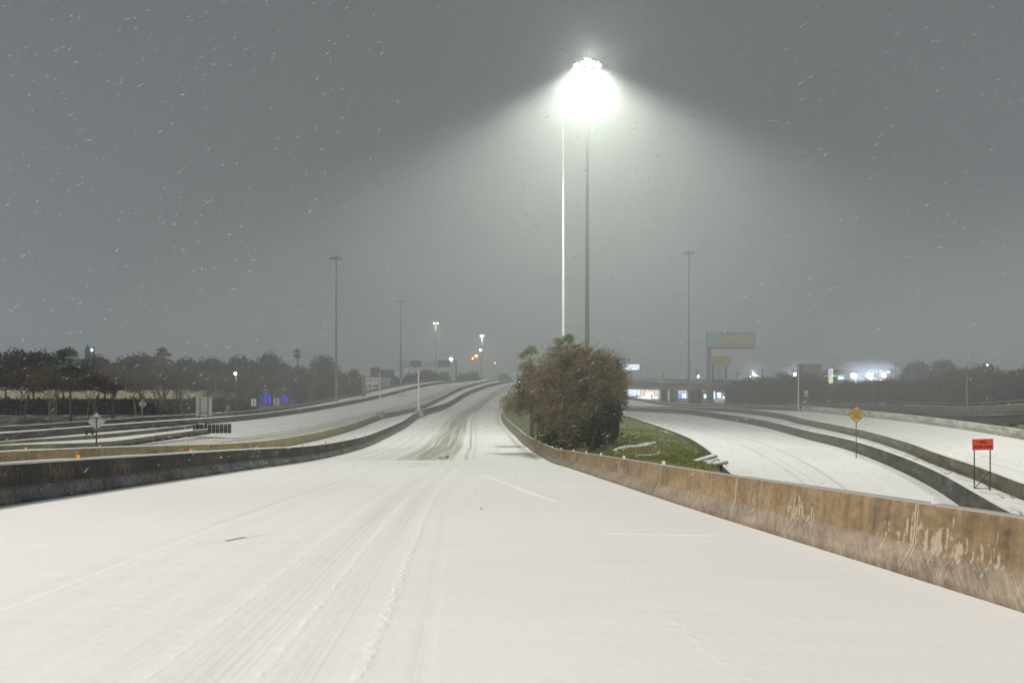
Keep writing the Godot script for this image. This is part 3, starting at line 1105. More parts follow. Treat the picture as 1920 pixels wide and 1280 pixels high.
	barrier("concrete_barrier", "thin brown barrier passing behind the near diamond sign on the left", spline([Vector3(-47, -2.9, -50), at(0, 837, 70), at(186, 822, 79), at(300, 810, 89), at(380, 801, 99)]), -1.0, mats.mossy_barrier, 0.4, "", 0.0, 8.0, 0.04)
	var cushion_line := spline([Vector3(-37, -2.1, -40), at(0, 849, 57), at(199, 840, 66), at(300, 826, 75), at(393, 813, 85)])
	var cushion := barrier("concrete_barrier", "brown barrier ending in the black crash cushion on the left", cushion_line, -1.0, mats.mossy_barrier, 0.52, "", 0.0, 6.1, 0.05)
	drains(cushion, cushion_line, 66.5, 83.0, 1.9)
	barrier("concrete_barrier", "low dark barrier along the right side of the grass island", ramp_inner, -1.0, mats.mossy_barrier, 0.85, "", 0.0, 6.1, 0.02)
	barrier("concrete_barrier", "dark wet barrier between the snowy ramp and the narrow median", ramp_outer, 1.0, mats.dark_barrier, 0.9, "", 0.0, 6.1, 0.06)
	barrier("concrete_barrier", "mossy brown barrier along the far side of the narrow median", lane_inner, 1.0, mats.mossy_barrier, 0.85, "", 0.0, 6.1, 0.05)
	var pale_line := clipped(lane_outer, -5.0, 127.0)
	barrier("concrete_barrier", "pale whitish concrete barrier along the outer ramp on the right", pale_line, 1.0, mats.white_barrier, 0.82, "", 0.0, 7.5, 0.02)
	barrier("concrete_barrier", "low grey barrier curving away under the overpass on the right", clipped(lane_outer, 127.5, 240.0), 1.0, mats.mossy_barrier, 0.75, "", 0.0, 9.0, 0.03)


func build_high_masts() -> void:
	var warm := Color(1.0, 0.975, 0.92)
	var p := at(1101, 745, 82)
	high_mast("tall high mast lamp with its ring of floodlights blazing white above the bush", Vector3(p.x, -2.6, p.z), 36.0, 1480.0, Color(0.975, 1.0, 0.935), mats.pole_grey, 8, 0.9)
	# driven snow thick in the lamp's light
	for q in [[10.0, 9.0, 0.004, 0.6], [28.0, 27.0, 0.0042, -9.0], [60.0, 36.0, 0.0062, -8.0]]:
		var f := FogVolume.new()
		f.name = numbered("snow_mist")
		f.shape = RenderingServer.FOG_VOLUME_SHAPE_ELLIPSOID
		f.size = Vector3(q[0], q[1], q[0]) * (1.0 if q[0] < 20.0 else 2.0) * Vector3(1, 1.0, 1)
		var fm := FogMaterial.new()
		fm.albedo = Color(0.97, 0.98, 0.98)
		fm.density = q[2]
		f.material = fm
		add_child(f, true)
		f.position = Vector3(p.x, 35.4 + q[3], p.z)
		f.set_meta("kind", "stuff")
		f.set_meta("label", "mist of blown snow lit by the high mast lamp")
	p = at(1056, 745, 96)
	high_mast("unlit tall pale mast just left of the blazing high mast lamp", Vector3(p.x, -2.2, p.z), 38.6, 0.0, warm, mats.pole_white, 0, 0.75)
	p = at(630, 745, 190)
	high_mast("unlit high mast lamp rising from the left trees", Vector3(p.x, -0.3, p.z), at(630, 482, 190).y, 0.0, warm, mats.pole_grey, 8, 1.1)
	p = at(751, 745, 300)
	high_mast("unlit hazy high mast lamp beside the sign gantry", Vector3(p.x, 3.0, p.z), at(751, 564, 300).y, 0.0, warm, mats.pole_grey, 8, 1.3)
	p = at(1292, 745, 190)
	high_mast("unlit high mast lamp left of the long billboard", Vector3(p.x, -0.8, p.z), at(1292, 472, 190).y, 0.0, warm, mats.pole_grey, 8, 1.1)
	p = at(817, 745, 400)
	high_mast("far lit high mast lamp with two bright heads above the sign gantry", Vector3(p.x, 6.0, p.z), at(817, 604, 400).y, 900.0, Color(1.0, 1.0, 0.85), mats.pole_grey, 4, 1.0)
	p = at(903.5, 745, 460)
	high_mast("farthest bright high mast lamp above the crest of the highway", Vector3(p.x, 8.0, p.z), at(903.5, 628, 460).y, 1200.0, Color(0.95, 1.0, 0.98), mats.pole_grey, 4, 1.0)
	# the next mast of the row, behind and to the left of the camera: it lights the foreground
	high_mast("high mast lamp standing behind the camera on the left", Vector3(-36, -2.0, 4), 33.0, 1420.0, Color(1.0, 0.965, 0.93), mats.pole_grey, 8, 1.0)
	high_mast("high mast lamp standing beyond the right edge, lighting the ramps", Vector3(62, -6.2, -50), 32.0, 900.0, Color(1.0, 0.965, 0.94), mats.pole_grey, 8, 1.0)


func build_left_side() -> void:
	# pale low warehouse behind the trees
	var a := at(-60, 745, 175)
	var b := at(385, 745, 175)
	var w := thing("warehouse", "long low warehouse with a pale beige wall behind the left trees", "warehouse", Vector3((a.x + b.x) / 2, -2.0, a.z))
	var width := b.x - a.x
	var s := Shape.new()
	s.box(Vector3(0, 2.85, -8), Vector3(width, 5.7, 16))
	part("wall", s, mats.beige_wall, w)
	s = Shape.new()
	s.box(Vector3(0, 5.86, -8), Vector3(width + 0.6, 0.3, 16.6))
	part("roof", s, mats.snow, w)
	s = Shape.new()
	s.box(Vector3(0, 5.6, 0.12), Vector3(width + 0.3, 0.22, 0.2))
	part("gutter", s, mats.dark_metal, w)
	for px in [10.0, 62.0, 118.0, 196.0, 262.0, 330.0]:
		s = Shape.new()
		s.box(Vector3(at(px, 745, 175).x - w.position.x, 3.2, 0.06), Vector3(0.35, 4.5, 0.1))
		part("downpipe", s, mats.dark_metal, w)
	# ivy-grown fence in front of it
	var f := thing("ivy_fence", "long fence overgrown with dark ivy in front of the pale warehouse", "fence", Vector3(at(170, 745, 158).x, -2.6, -158))
	var long := at(480, 745, 158).x - at(-140, 745, 158).x
	s = Shape.new()
	s.box(Vector3(0, 2.0, 0), Vector3(long, 4.0, 0.12))
	part("fence_panel", s, mats.dark_wood, f)
	var lobes := []
	for k in 34:
		lobes.append([Vector3((k + 0.5) / 34.0 * long - long / 2, 2.1 + 0.3 * sin(k * 1.9), 0.35), Vector3(1.6, 2.1, 0.6)])
	var ivy := part("ivy", crown(lobes, 16000, 0.26, 0.7, [Color(0.012, 0.02, 0.014), Color(0.03, 0.045, 0.03), Color(0.05, 0.055, 0.05), Color(0.022, 0.03, 0.018)], 31, 0.2), mats.leaves, f)
	ivy.set_meta("kind", "stuff")

	# trees: kinds, then their places
	var dark := [Color(0.026, 0.038, 0.023), Color(0.058, 0.076, 0.043), Color(0.084, 0.092, 0.058), Color(0.042, 0.054, 0.033)]
	var brown := [Color(0.07, 0.055, 0.034), Color(0.155, 0.11, 0.062), Color(0.22, 0.165, 0.09), Color(0.12, 0.10, 0.07), Color(0.21, 0.13, 0.06), Color(0.085, 0.085, 0.045)]
	var olive := [Color(0.035, 0.04, 0.018), Color(0.065, 0.066, 0.03), Color(0.09, 0.075, 0.04)]
	var kinds := {
		"dark": [tree("dark_tree", "", "tree", "dark trees behind the warehouse", 11, 1, [[Vector3(0, 6.8, 0), Vector3(3.6, 3.4, 3.4)], [Vector3(-2.4, 5.4, 0.4), Vector3(2.6, 2.3, 2.4)], [Vector3(2.5, 5.6, -0.3), Vector3(2.7, 2.5, 2.4)]], 9000, 0.24, 0.6, dark, mats.bark_dark),
			tree("dark_tree", "", "tree", "dark trees behind the warehouse", 12, 1, [[Vector3(-0.8, 7.4, 0), Vector3(2.8, 2.7, 2.8)], [Vector3(1.9, 6.0, 0.4), Vector3(3.0, 2.6, 2.6)], [Vector3(-2.6, 5.0, 0.2), Vector3(2.4, 2.2, 2.3)], [Vector3(0.2, 4.6, 0.8), Vector3(3.2, 2.0, 2.4)]], 9000, 0.24, 0.6, dark, mats.bark_dark)],
		"brown": [tree("brown_tree", "", "tree", "brown trees in front of the warehouse", 21, 5, [[Vector3(0, 8.0, 0), Vector3(3.2, 1.9, 2.8)], [Vector3(-2.5, 7.1, 0.3), Vector3(2.6, 1.7, 2.3)], [Vector3(2.6, 6.9, -0.2), Vector3(2.6, 1.6, 2.3)]], 9000, 0.22, 0.28, brown, mats.bark_pale, 0.9),
			tree("brown_tree", "", "tree", "brown trees in front of the warehouse", 22, 4, [[Vector3(-0.8, 8.2, 0), Vector3(2.5, 1.7, 2.4)], [Vector3(1.8, 7.3, 0.4), Vector3(2.9, 1.7, 2.3)], [Vector3(-2.4, 6.7, 0.2), Vector3(2.4, 1.4, 2.1)]], 8500, 0.22, 0.28, brown, mats.bark_pale, 0.9)],
		"olive": [tree("bushy_tree", "", "tree", "bushy trees by the left slope", 25, 1, [[Vector3(0, 6.6, 0), Vector3(3.0, 3.2, 2.8)], [Vector3(-1.8, 4.6, 0.4), Vector3(2.6, 2.6, 2.2)], [Vector3(1.9, 4.4, -0.3), Vector3(2.6, 2.6, 2.4)], [Vector3(0, 2.6, 0.5), Vector3(3.0, 2.2, 2.4)]], 9000, 0.24, 0.45, olive, mats.bark_dark)]}
	# [kind, variant, px of the middle, py of the top, distance]
	var spots := [
		["dark", 0, -30, 655, 190], ["dark", 1, 22, 656, 188], ["dark", 0, 70, 664, 196], ["dark", 1, 108, 668, 185], ["dark", 0, 178, 664, 190], ["dark", 1, 228, 671, 196], ["dark", 0, 272, 668, 188], ["dark", 1, 342, 668, 190], ["dark", 0, 392, 672, 194], ["dark", 1, 442, 676, 200],
		["brown", 0, -20, 690, 138], ["brown", 1, 42, 683, 140], ["brown", 0, 98, 692, 136], ["brown", 1, 172, 694, 138], ["brown", 0, 212, 686, 140], ["brown", 1, 262, 690, 137], ["brown", 0, 300, 684, 142], ["brown", 1, 336, 684, 146], ["brown", 0, 386, 690, 150], ["brown", 1, 424, 694, 154], ["brown", 0, 462, 688, 168],
		["olive", 0, 470, 678, 192], ["dark", 1, 510, 670, 200], ["brown", 1, 530, 688, 186], ["olive", 0, 562, 692, 196], ["brown", 0, 582, 690, 192], ["olive", 0, 606, 672, 205], ["brown", 1, 640, 694, 208], ["olive", 0, 662, 686, 216]]
	var place := {"dark": "dark leafy tree behind the pale warehouse, %s dark tree from the left", "brown": "brown pale-stemmed tree before the pale warehouse, %s brown tree from the left", "olive": "olive bushy tree near the blue-lit wall, %s bushy tree from the left"}
	var seen := {"dark": 0, "brown": 0, "olive": 0}
	for q in spots:
		var top := at(q[2], q[3] + 6.0 * sin(q[2] * 2.3), q[4])
		var g := ground_height(top.x, top.z)
		var k: float = (top.y - g) / (9.9 if q[0] != "olive" else 9.6)
		var o: Node3D = kinds[q[0]][q[1]]
		var label: String = place[q[0]] % words(seen[q[0]])
		var wide := k * (1.0 + 0.15 * sin(q[2] * 0.7))
		if o.get_meta("label") == "":
			o.set_meta("label", label)
			o.position = Vector3(top.x, g, top.z)
			o.scale = Vector3(wide, k, wide)
			o.rotation.y = q[2]
		else:
			dup(o, label, Vector3(top.x, g, top.z), q[2] * 1.7, Vector3(wide, k, wide))
		seen[q[0]] += 1
	var green := [Color(0.06, 0.10, 0.04), Color(0.12, 0.17, 0.07), Color(0.18, 0.21, 0.11)]
	var p := at(131, 690, 132)
	palm("broad green palm standing in front of the pale warehouse", Vector3(p.x, -3.2, p.z), p.y + 1.0 + 3.2, 2.9, 50, green, 5, 0.7)
	p = at(306, 664, 172)
	palm("green palm with its crown showing over the brown trees", Vector3(p.x, -1.5, p.z), p.y + 0.9, 2.4, 34, green, 6)
	p = at(558, 662, 215)
	palm("thin tall palm with a small round crown over the left treeline", Vector3(p.x, 0.5, p.z), p.y - 0.5, 1.35, 34, dark, 7, 0.7)

	# blue-lit wall behind the trunks
	a = at(462, 745, 212)
	b = at(640, 745, 212)
	var wall := thing("blue_lit_wall", "dark wall with glowing blue light strips behind the left trees", "wall", Vector3(0, 0, 0))
	s = Shape.new()
	s.bar(Vector3(a.x, 0.9, -212.4), Vector3(b.x, 1.9, -215.0), 0.3, 4.6)
	part("wall_panel", s, mats.sign_dark, wall)
	for q in [[458, 745, 749, 10, 0], [476, 744, 750, 3, 0], [489, 739, 757, 7, 0], [498, 736, 757, 5, 1], [505, 740, 758, 5, 1], [531, 738, 755, 5, 1], [537, 744, 754, 4, 1], [548, 735, 753, 4, 1], [552, 742, 752, 4, 1], [566, 735, 751, 8, 0], [568, 748, 752, 9, 1], [592, 732, 742, 8, 0], [602, 731, 742, 6, 0], [612, 732, 738, 8, 0]]:
		var c := at(q[0], (q[1] + q[2]) / 2.0, 206)
		s = Shape.new()
		s.box(c, Vector3(q[3] * 0.7 * 206 / FOCAL, (q[2] - q[1]) * 206 / FOCAL, 0.15))
		part("blue_light_strip", s, mats.blue_glow if q[4] else mats.blue_dim, wall)
	var c2 := at(548, 737, 200)
	var red := thing("warning_light", "small red and orange warning light among the left trees", "warning light", Vector3(c2.x, c2.y - 3.0, c2.z))
	s = Shape.new()
	s.tube(Vector3.ZERO, Vector3(0, 3, 0), 0.05, 0.04, 6)
	part("pole", s, mats.dark_metal, red)
	s = Shape.new()
	s.ball(Vector3(0, 3.0, 0), Vector3(0.25, 0.25, 0.2))
	part("lens", s, mats.red_glow, red)
	# a white lamp in the trees
	c2 = at(441, 700, 130)
	var lamp := thing("street_lamp", "single small white lamp shining in front of the brown left trees", "street lamp", Vector3(c2.x, -2.9, c2.z))
	var h := c2.y + 2.9
	s = Shape.new()
	s.tube(Vector3.ZERO, Vector3(0, h + 0.1, -0.3), 0.09, 0.06, 8)
	part("pole", s, mats.dark_metal, lamp)
	s = Shape.new()
	s.ball(Vector3(0, h, 0), Vector3(0.22, 0.22, 0.16))
	part("lens", s, mats.small_lamp_glow, lamp)
	omni(lamp, Vector3(0, h, 0.4), 14.0, Color(1, 0.98, 0.94), 0.2)
	# far tower and its beacon
	c2 = at(163.5, 646, 330)
	var tower := thing("tower", "slim grey tower with a pointed top behind the left trees", "tower", Vector3(c2.x, 0, c2.z))
	s = Shape.new()
	s.box(Vector3(0, c2.y / 2 - 1.0, 0), Vector3(1.6, c2.y - 2.0, 1.6))
	part("shaft", s, mats.sign_dark, tower)
	s = Shape.new()
	s.tube(Vector3(0, c2.y - 2.0, 0), Vector3(0, c2.y + 0.3, 0), 1.1, 0.1, 4)
	part("spire", s, mats.sign_dark, tower)
	c2 = at(172, 656, 330)
	var beacon := thing("beacon_tower", "small tower with a bright blue-white beacon right of the pointed tower", "beacon", Vector3(c2.x, 0, c2.z))
	s = Shape.new()
	s.box(Vector3(0, c2.y / 2 + 0.6, -0.6), Vector3(1.0, c2.y + 1.4, 0.8))
	part("shaft", s, mats.sign_dark, beacon)
	s = Shape.new()
	s.ball(Vector3(0, c2.y, 0.2), Vector3(0.5, 0.7, 0.4))
	part("beacon_light", s, glow("beacon_glow", Color(0.55, 0.78, 1.0), 6.0), beacon)

	# signs seen from behind
	sign_diamond("pale back of a diamond sign on a post behind the brown left barrier", at(180, 790, 58), -2.5, 0.92, mats.sign_back, false)
	sign_diamond("smaller grey back of a diamond sign before the ivy fence", at(267, 757, 112), -2.2, 0.92, mats.sign_back_dim, false)
	sign_board("large pale ribbed back of a guide sign by the left frontage barrier", at(382, 762, 112), 2.25, 2.7, -2.2, mats.sign_back)
	sign_board("small bright back of a sign in front of the blue strips", at(475, 754.5, 150), 0.95, 1.35, -1.0, mats.pole_white)
	sign_board("small grey back of a sign between the blue strips", at(518, 753, 150), 1.1, 1.35, -0.9, mats.sign_back)

	# crash cushion at the barrier end
	var c3 := at(400, 812, 86)
	var cu := thing("crash_cushion", "black crash cushion of stacked barrels at the end of a left barrier", "crash cushion", Vector3(c3.x, c3.y, c3.z), 0.35)
	for k in 9:
		for j in 2:
			s = Shape.new()
			var e := Vector3(-1.6 + 0.40 * k, 0, 0.28 - 0.56 * j)
			s.tube(e, e + Vector3(0, 0.92 + 0.06 * ((k + j) % 2), 0), 0.19, 0.18, 9)
			s.tube(e + Vector3(0, 0.3, 0), e + Vector3(0, 0.36, 0), 0.205, 0.205, 9)
			s.tube(e + Vector3(0, 0.62, 0), e + Vector3(0, 0.68, 0), 0.205, 0.205, 9)
			part("barrel", s, mats.rubber, cu)
	s = Shape.new()
	s.box(Vector3(-0.1, 0.5, 0.51), Vector3(3.4, 0.09, 0.05))
	s.box(Vector3(-1.95, 0.45, 0), Vector3(0.22, 0.95, 1.0))
	part("frame", s, mats.dark_metal, cu)
	s = Shape.new()
	s.box(Vector3(-1.2, 1.03, 0.1), Vector3(0.7, 0.06, 0.5))
	s.box(Vector3(1.3, 1.03, -0.1), Vector3(0.5, 0.05, 0.4))
	part("snow_patch", s, mats.snow, cu)
	# a lost tyre
	c3 = at(167, 818, 80)
	s = Shape.new()
	for k in 20:
		var t0 := TAU * k / 20
		var t1 := TAU * (k + 1) / 20
		s.tube(Vector3(cos(t0) * 0.3, 0.34 + sin(t0) * 0.3, 0), Vector3(cos(t1) * 0.3, 0.34 + sin(t1) * 0.3, 0), 0.13, 0.13, 8, false)
	var tyre := whole("tyre", s, mats.rubber, "lost black tyre standing in the snow behind the near diamond sign", "tyre")
	tyre.position = c3
	tyre.rotation.y = 0.4


func sign_diamond(label: String, mid: Vector3, ground: float, size: float, m: Material, front: bool) -> Node3D:
	var o := thing("diamond_sign", label, "road sign", Vector3(mid.x, ground, mid.z))
	var y := mid.y - ground
	var s := Shape.new()
	s.box(Vector3(0, y, 0), Vector3(size, size, 0.012), Basis(Vector3(0, 0, 1), PI / 4))
	part("sign_panel", s, m, o)
	s = Shape.new()
	s.tube(Vector3(0, -0.3, -0.05), Vector3(0, y + (0.35 if front else 0.0), -0.05), 0.035, 0.035, 8)
	if not front:
		s.bar(Vector3(0, 0, 0.03), Vector3(0, y + 0.28, 0.03), 0.05, 0.04)
	part("post", s, mats.dark_metal, o)
	if not front:
		s = Shape.new()
		s.box(Vector3(0, y + 0.28, 0.03), Vector3(0.72, 0.045, 0.04))
		part("brace", s, mats.dark_metal, o)
	return o


func sign_board(label: String, mid: Vector3, w: float, h: float, ground: float, m: Material) -> void:
	var o := thing("guide_sign", label, "road sign", Vector3(mid.x, ground, mid.z))
	var y := mid.y - ground
	var s := Shape.new()
	if w < 2.0:
		s.box(Vector3(0, y, 0), Vector3(w, h, 0.02))
		part("sign_panel", s, m, o)
	else:
		var n := 10
		for k in n:
			s = Shape.new()
			s.box(Vector3(0, y - h / 2 + h * (k + 0.5) / n, 0), Vector3(w, h / n - 0.05, 0.025))
			part("panel", s, m, o)
		s = Shape.new()
		s.box(Vector3(0, y, -0.03), Vector3(w - 0.04, h - 0.04, 0.02))
		s.box(Vector3(0, y - h * 0.32, 0.06), Vector3(1.2, 0.06, 0.05))
		part("brace", s, mats.dark_metal, o)
	for x in ([0.0] if w < 2.0 else [-0.56, 0.56]):
		s = Shape.new()
		s.bar(Vector3(x, -0.3, 0.07), Vector3(x, y + h * (0.3 if w < 2.0 else 0.5), 0.07), 0.07, 0.07)
		part("post", s, mats.dark_metal, o)


func build_far_middle() -> void:
	var s: Shape
	# gantry over the far left roadway
	var a := at(752, 745, 340)
	var b := at(855, 745, 340)
	var g := thing("sign_gantry", "hazy steel sign gantry spanning the far left roadway", "sign gantry", Vector3(0, 0, a.z))
	for x in [a.x, b.x]:
		s = Shape.new()
		s.box(Vector3(x, 11.4, 0), Vector3(0.7, 11.5, 0.6))
		part("post", s, mats.sign_dark, g)
	s = Shape.new()
	for y in [16.5, 14.9]:
		s.bar(Vector3(a.x, y, 0), Vector3(b.x, y, 0), 0.22, 0.22)
	for k in 16:
		var x0 := lerpf(a.x, b.x, k / 16.0)
		var x1 := lerpf(a.x, b.x, (k + 1) / 16.0)
		s.bar(Vector3(x0, 16.4 if k % 2 else 15.0, 0), Vector3(x1, 15.0 if k % 2 else 16.4, 0), 0.11, 0.11)
	part("truss", s, mats.sign_dark, g)
	for q in [[769, 790, 676, 687], [821, 844, 675, 688]]:
		var c := at((q[0] + q[1]) / 2.0, (q[2] + q[3]) / 2.0, 340)
		s = Shape.new()
		s.box(Vector3(c.x, c.y, 0.5), Vector3((q[1] - q[0]) * 340 / FOCAL, (q[3] - q[2]) * 340 / FOCAL, 0.2))
		part("sign_panel", s, mats.sign_dark, g)
	# overhead sign seen from behind, on a brown column
	var c1 := at(681, 745, 205)
	var o := thing("overhead_sign", "brown column carrying two dark sign backs over the left slope", "overhead sign", Vector3(c1.x, 0.8, c1.z))
	s = Shape.new()
	s.tube(Vector3.ZERO, Vector3(0, 6.6, 0), 0.42, 0.38, 12)
	part("column", s, mats.bark_pale, o)
	s = Shape.new()
	for y in [5.2, 6.2]:
		s.bar(Vector3(-1.2, y, 0.1), Vector3(8.2, y, 0.1), 0.16, 0.16)
	for k in 7:
		s.bar(Vector3(-1.0 + k * 1.4, 5.2, 0.1), Vector3(-1.0 + k * 1.4, 6.2, 0.1), 0.09, 0.09)
	part("truss", s, mats.sign_dark, o)
	for q in [[694, 712, 688, 707], [712.4, 739, 693, 708.5]]:
		var c := at((q[0] + q[1]) / 2.0, (q[2] + q[3]) / 2.0, 205)
		s = Shape.new()
		s.box(Vector3(c.x - c1.x, c.y - 0.8, -0.15), Vector3((q[1] - q[0]) * 205 / FOCAL, (q[3] - q[2]) * 205 / FOCAL, 0.16))
		part("sign_panel", s, mats.sign_dark, o)
	# white trailer roof under those signs
	var c4 := at(703, 711, 250)
	var tr := thing("white_trailer", "white trailer with a snowy roof below the two dark sign backs", "trailer", Vector3(c4.x, c4.y - 2.6, c4.z))
	s = Shape.new()
	s.box(Vector3(0, 1.9, 0), Vector3(3.2, 2.0, 9.0))
	part("box_body", s, mats.white_paint, tr)
	s = Shape.new()
	s.box(Vector3(0, 2.95, 0), Vector3(3.1, 0.08, 8.9))
	part("roof_snow", s, mats.snow, tr)
	for x in [-1.1, 1.1]:
		s = Shape.new()
		s.tube(Vector3(x - 0.15, 0.5, 3.0), Vector3(x + 0.15, 0.5, 3.0), 0.5, 0.5, 12)
		part("wheel", s, mats.rubber, tr)
	# poles on flared barrier ends
	pedestal_pole("white pole on a flared base of the olive barrier", on_line(shifted(second_left, -0.3), 136.0), 700.0, false)
	pedestal_pole("white pole with a tilted solar panel on a flared base of the black barrier", on_line(shifted(main_left, -0.3), 117.0), 690.0, true)
	# lights on the crest
	for q in [[893, 667, 420, 0.8, "orange_glow", 60.0, "larger orange lamp glowing over the far crest of the highway", Color(1, 0.5, 0.12)], [886.5, 671.5, 430, 0.5, "orange_glow", 25.0, "smaller orange lamp just left of the larger orange one", Color(1, 0.45, 0.1)], [901, 656, 500, 0.75, "small_lamp_glow", 60.0, "small white lamp on a far pole right of the orange lamps", Color(1, 1, 0.95)], [845.5, 673, 345, 0.75, "small_lamp_glow", 70.0, "white lamp shining beside the right sign of the gantry", Color(1, 1, 0.95)], [928, 681, 520, 0.35, "orange_glow", 12.0, "faint amber lamp farthest right over the crest", Color(1, 0.7, 0.3)]]:
		var c := at(q[0], q[1], q[2])
		var foot := minf(c.y - 2.0, 8.0)
		var l := thing("street_lamp", q[6], "street lamp", Vector3(c.x, foot, c.z), 0.0, "lamps over the far crest")
		s = Shape.new()
		s.tube(Vector3(0.5, 0, -0.3), Vector3(0.5, c.y - foot + 0.3, -0.3), 0.16, 0.12, 8)
		s.bar(Vector3(0.5, c.y - foot + 0.3, -0.3), Vector3(0, c.y - foot + 0.3, -0.1), 0.1, 0.1)
		part("pole", s, mats.pole_grey, l)
		s = Shape.new()
		s.ball(Vector3(0, c.y - foot, 0), Vector3(q[3], q[3] * 0.8, q[3] * 0.6))
		part("lens", s, mats[q[4]], l)
		omni(l, Vector3(0, c.y - foot, q[3] + 0.3), q[5], q[7], q[3] * 0.6)
	# an oncoming light at the left edge of the bush
	var c5 := at(970, 715.5, 300)
	var car := thing("parked_car", "far car with white lights on, half hidden by the brown bush", "car", Vector3(c5.x, c5.y - 0.75, c5.z))
	s = Shape.new()
	s.box(Vector3(0, 0.6, 0), Vector3(1.8, 0.7, 4.2))
	s.box(Vector3(0, 1.2, -0.3), Vector3(1.5, 0.55, 2.2))
	part("body", s, mats.dark_metal, car)
	for x in [-0.65, 0.65]:
		s = Shape.new()
		s.ball(Vector3(x, 0.75, 2.12), Vector3(0.28, 0.2, 0.1))
		part("headlight", s, mats.flood_glow, car)
		s = Shape.new()
		s.tube(Vector3(x - 0.1, 0.32, 1.3), Vector3(x + 0.1, 0.32, 1.3), 0.32, 0.32, 10)
		s.tube(Vector3(x - 0.1, 0.32, -1.4), Vector3(x + 0.1, 0.32, -1.4), 0.32, 0.32, 10)
		part("wheel", s, mats.rubber, car)
	# far trees and the overpass at the crest
	var dim := [Color(0.03, 0.035, 0.025), Color(0.06, 0.06, 0.045)]
	var t: Node3D = tree("far_tree", "", "tree", "hazy far trees at the crest", 61, 1, [[Vector3(0, 6.4, 0), Vector3(4.0, 3.4, 3.2)], [Vector3(-2.6, 4.6, 0), Vector3(3, 2.6, 2.6)], [Vector3(2.8, 4.4, 0), Vector3(3, 2.6, 2.6)], [Vector3(0, 2.4, 0.5), Vector3(4, 2.4, 2.6)]], 5000, 0.4, 0.6, dim, mats.bark_dark)
	var first := true
	var n := 0
	for q in [[796, 692, 370], [812, 696, 385], [832, 696, 390], [870, 700, 400], [886, 697, 410], [769, 700, 350], [664, 702, 300], [640, 704, 320], [742, 706, 320], [945, 700, 470], [980, 706, 450]]:
		var top := at(q[0], q[1], q[2])
		var y := minf(ground_height(top.x, top.z), top.y - 6.0)
		var k: float = (top.y - y) / 9.8
		var label := "hazy far tree over the crest of the highway, %s of the far trees" % words(n)
		if first:
			first = false
			t.set_meta("label", label)
			t.position = Vector3(top.x, y, top.z)
			t.scale = Vector3.ONE * k
		else:
			dup(t, label, Vector3(top.x, y, top.z), q[0] * 0.9, Vector3(k, k, k))
		n += 1
	s = Shape.new()
	s.bar(at(700, 716, 430) + Vector3(0, -1.5, 0), at(1010, 712, 430) + Vector3(0, -1.5, 0), 1.0, 2.6)
	whole("bridge_wall", s, mats.grey_concrete, "grey hazy parapet of a cross bridge at the crest of the highway", "bridge")


func pedestal_pole(label: String, foot: Vector3, top_py: float, panel: bool) -> void:
	var root := thing("barrier_pole", label, "pole", foot)
	var s := Shape.new()
	for k in 4:
		var t: float = TAU * k / 4 + PI / 4
		pass
	s.tube(Vector3(0, -0.1, 0), Vector3(0, 0.95, 0), 1.0, 0.72, 4)
	s.tube(Vector3(0, 0.95, 0), Vector3(0, 1.35, 0), 0.72, 0.5, 4)
	part("flared_base", s, mats.pale_concrete, root)
	s = Shape.new()
	s.box(Vector3(0, 1.37, 0), Vector3(0.62, 0.04, 0.62))
	part("snow_patch", s, mats.snow, root)
	var d := -foot.z
	var h := EYE - (top_py - HORIZON) / FOCAL * d - foot.y
	s = Shape.new()
	s.tube(Vector3(0, 1.35, 0), Vector3(0, h, 0), 0.13, 0.09, 10)
	part("pole", s, mats.pole_white, root)
	if panel:
		s = Shape.new()
		s.box(Vector3(-0.15, h + 0.45, 0), Vector3(1.15, 0.06, 0.8), Basis(Vector3(0, 0, 1), 0.72))
		part("solar_panel", s, mats.black, root)
		s = Shape.new()
		s.box(Vector3(0.25, h - 0.4, 0.15), Vector3(0.3, 0.42, 0.2))
		part("control_box", s, mats.steel, root)


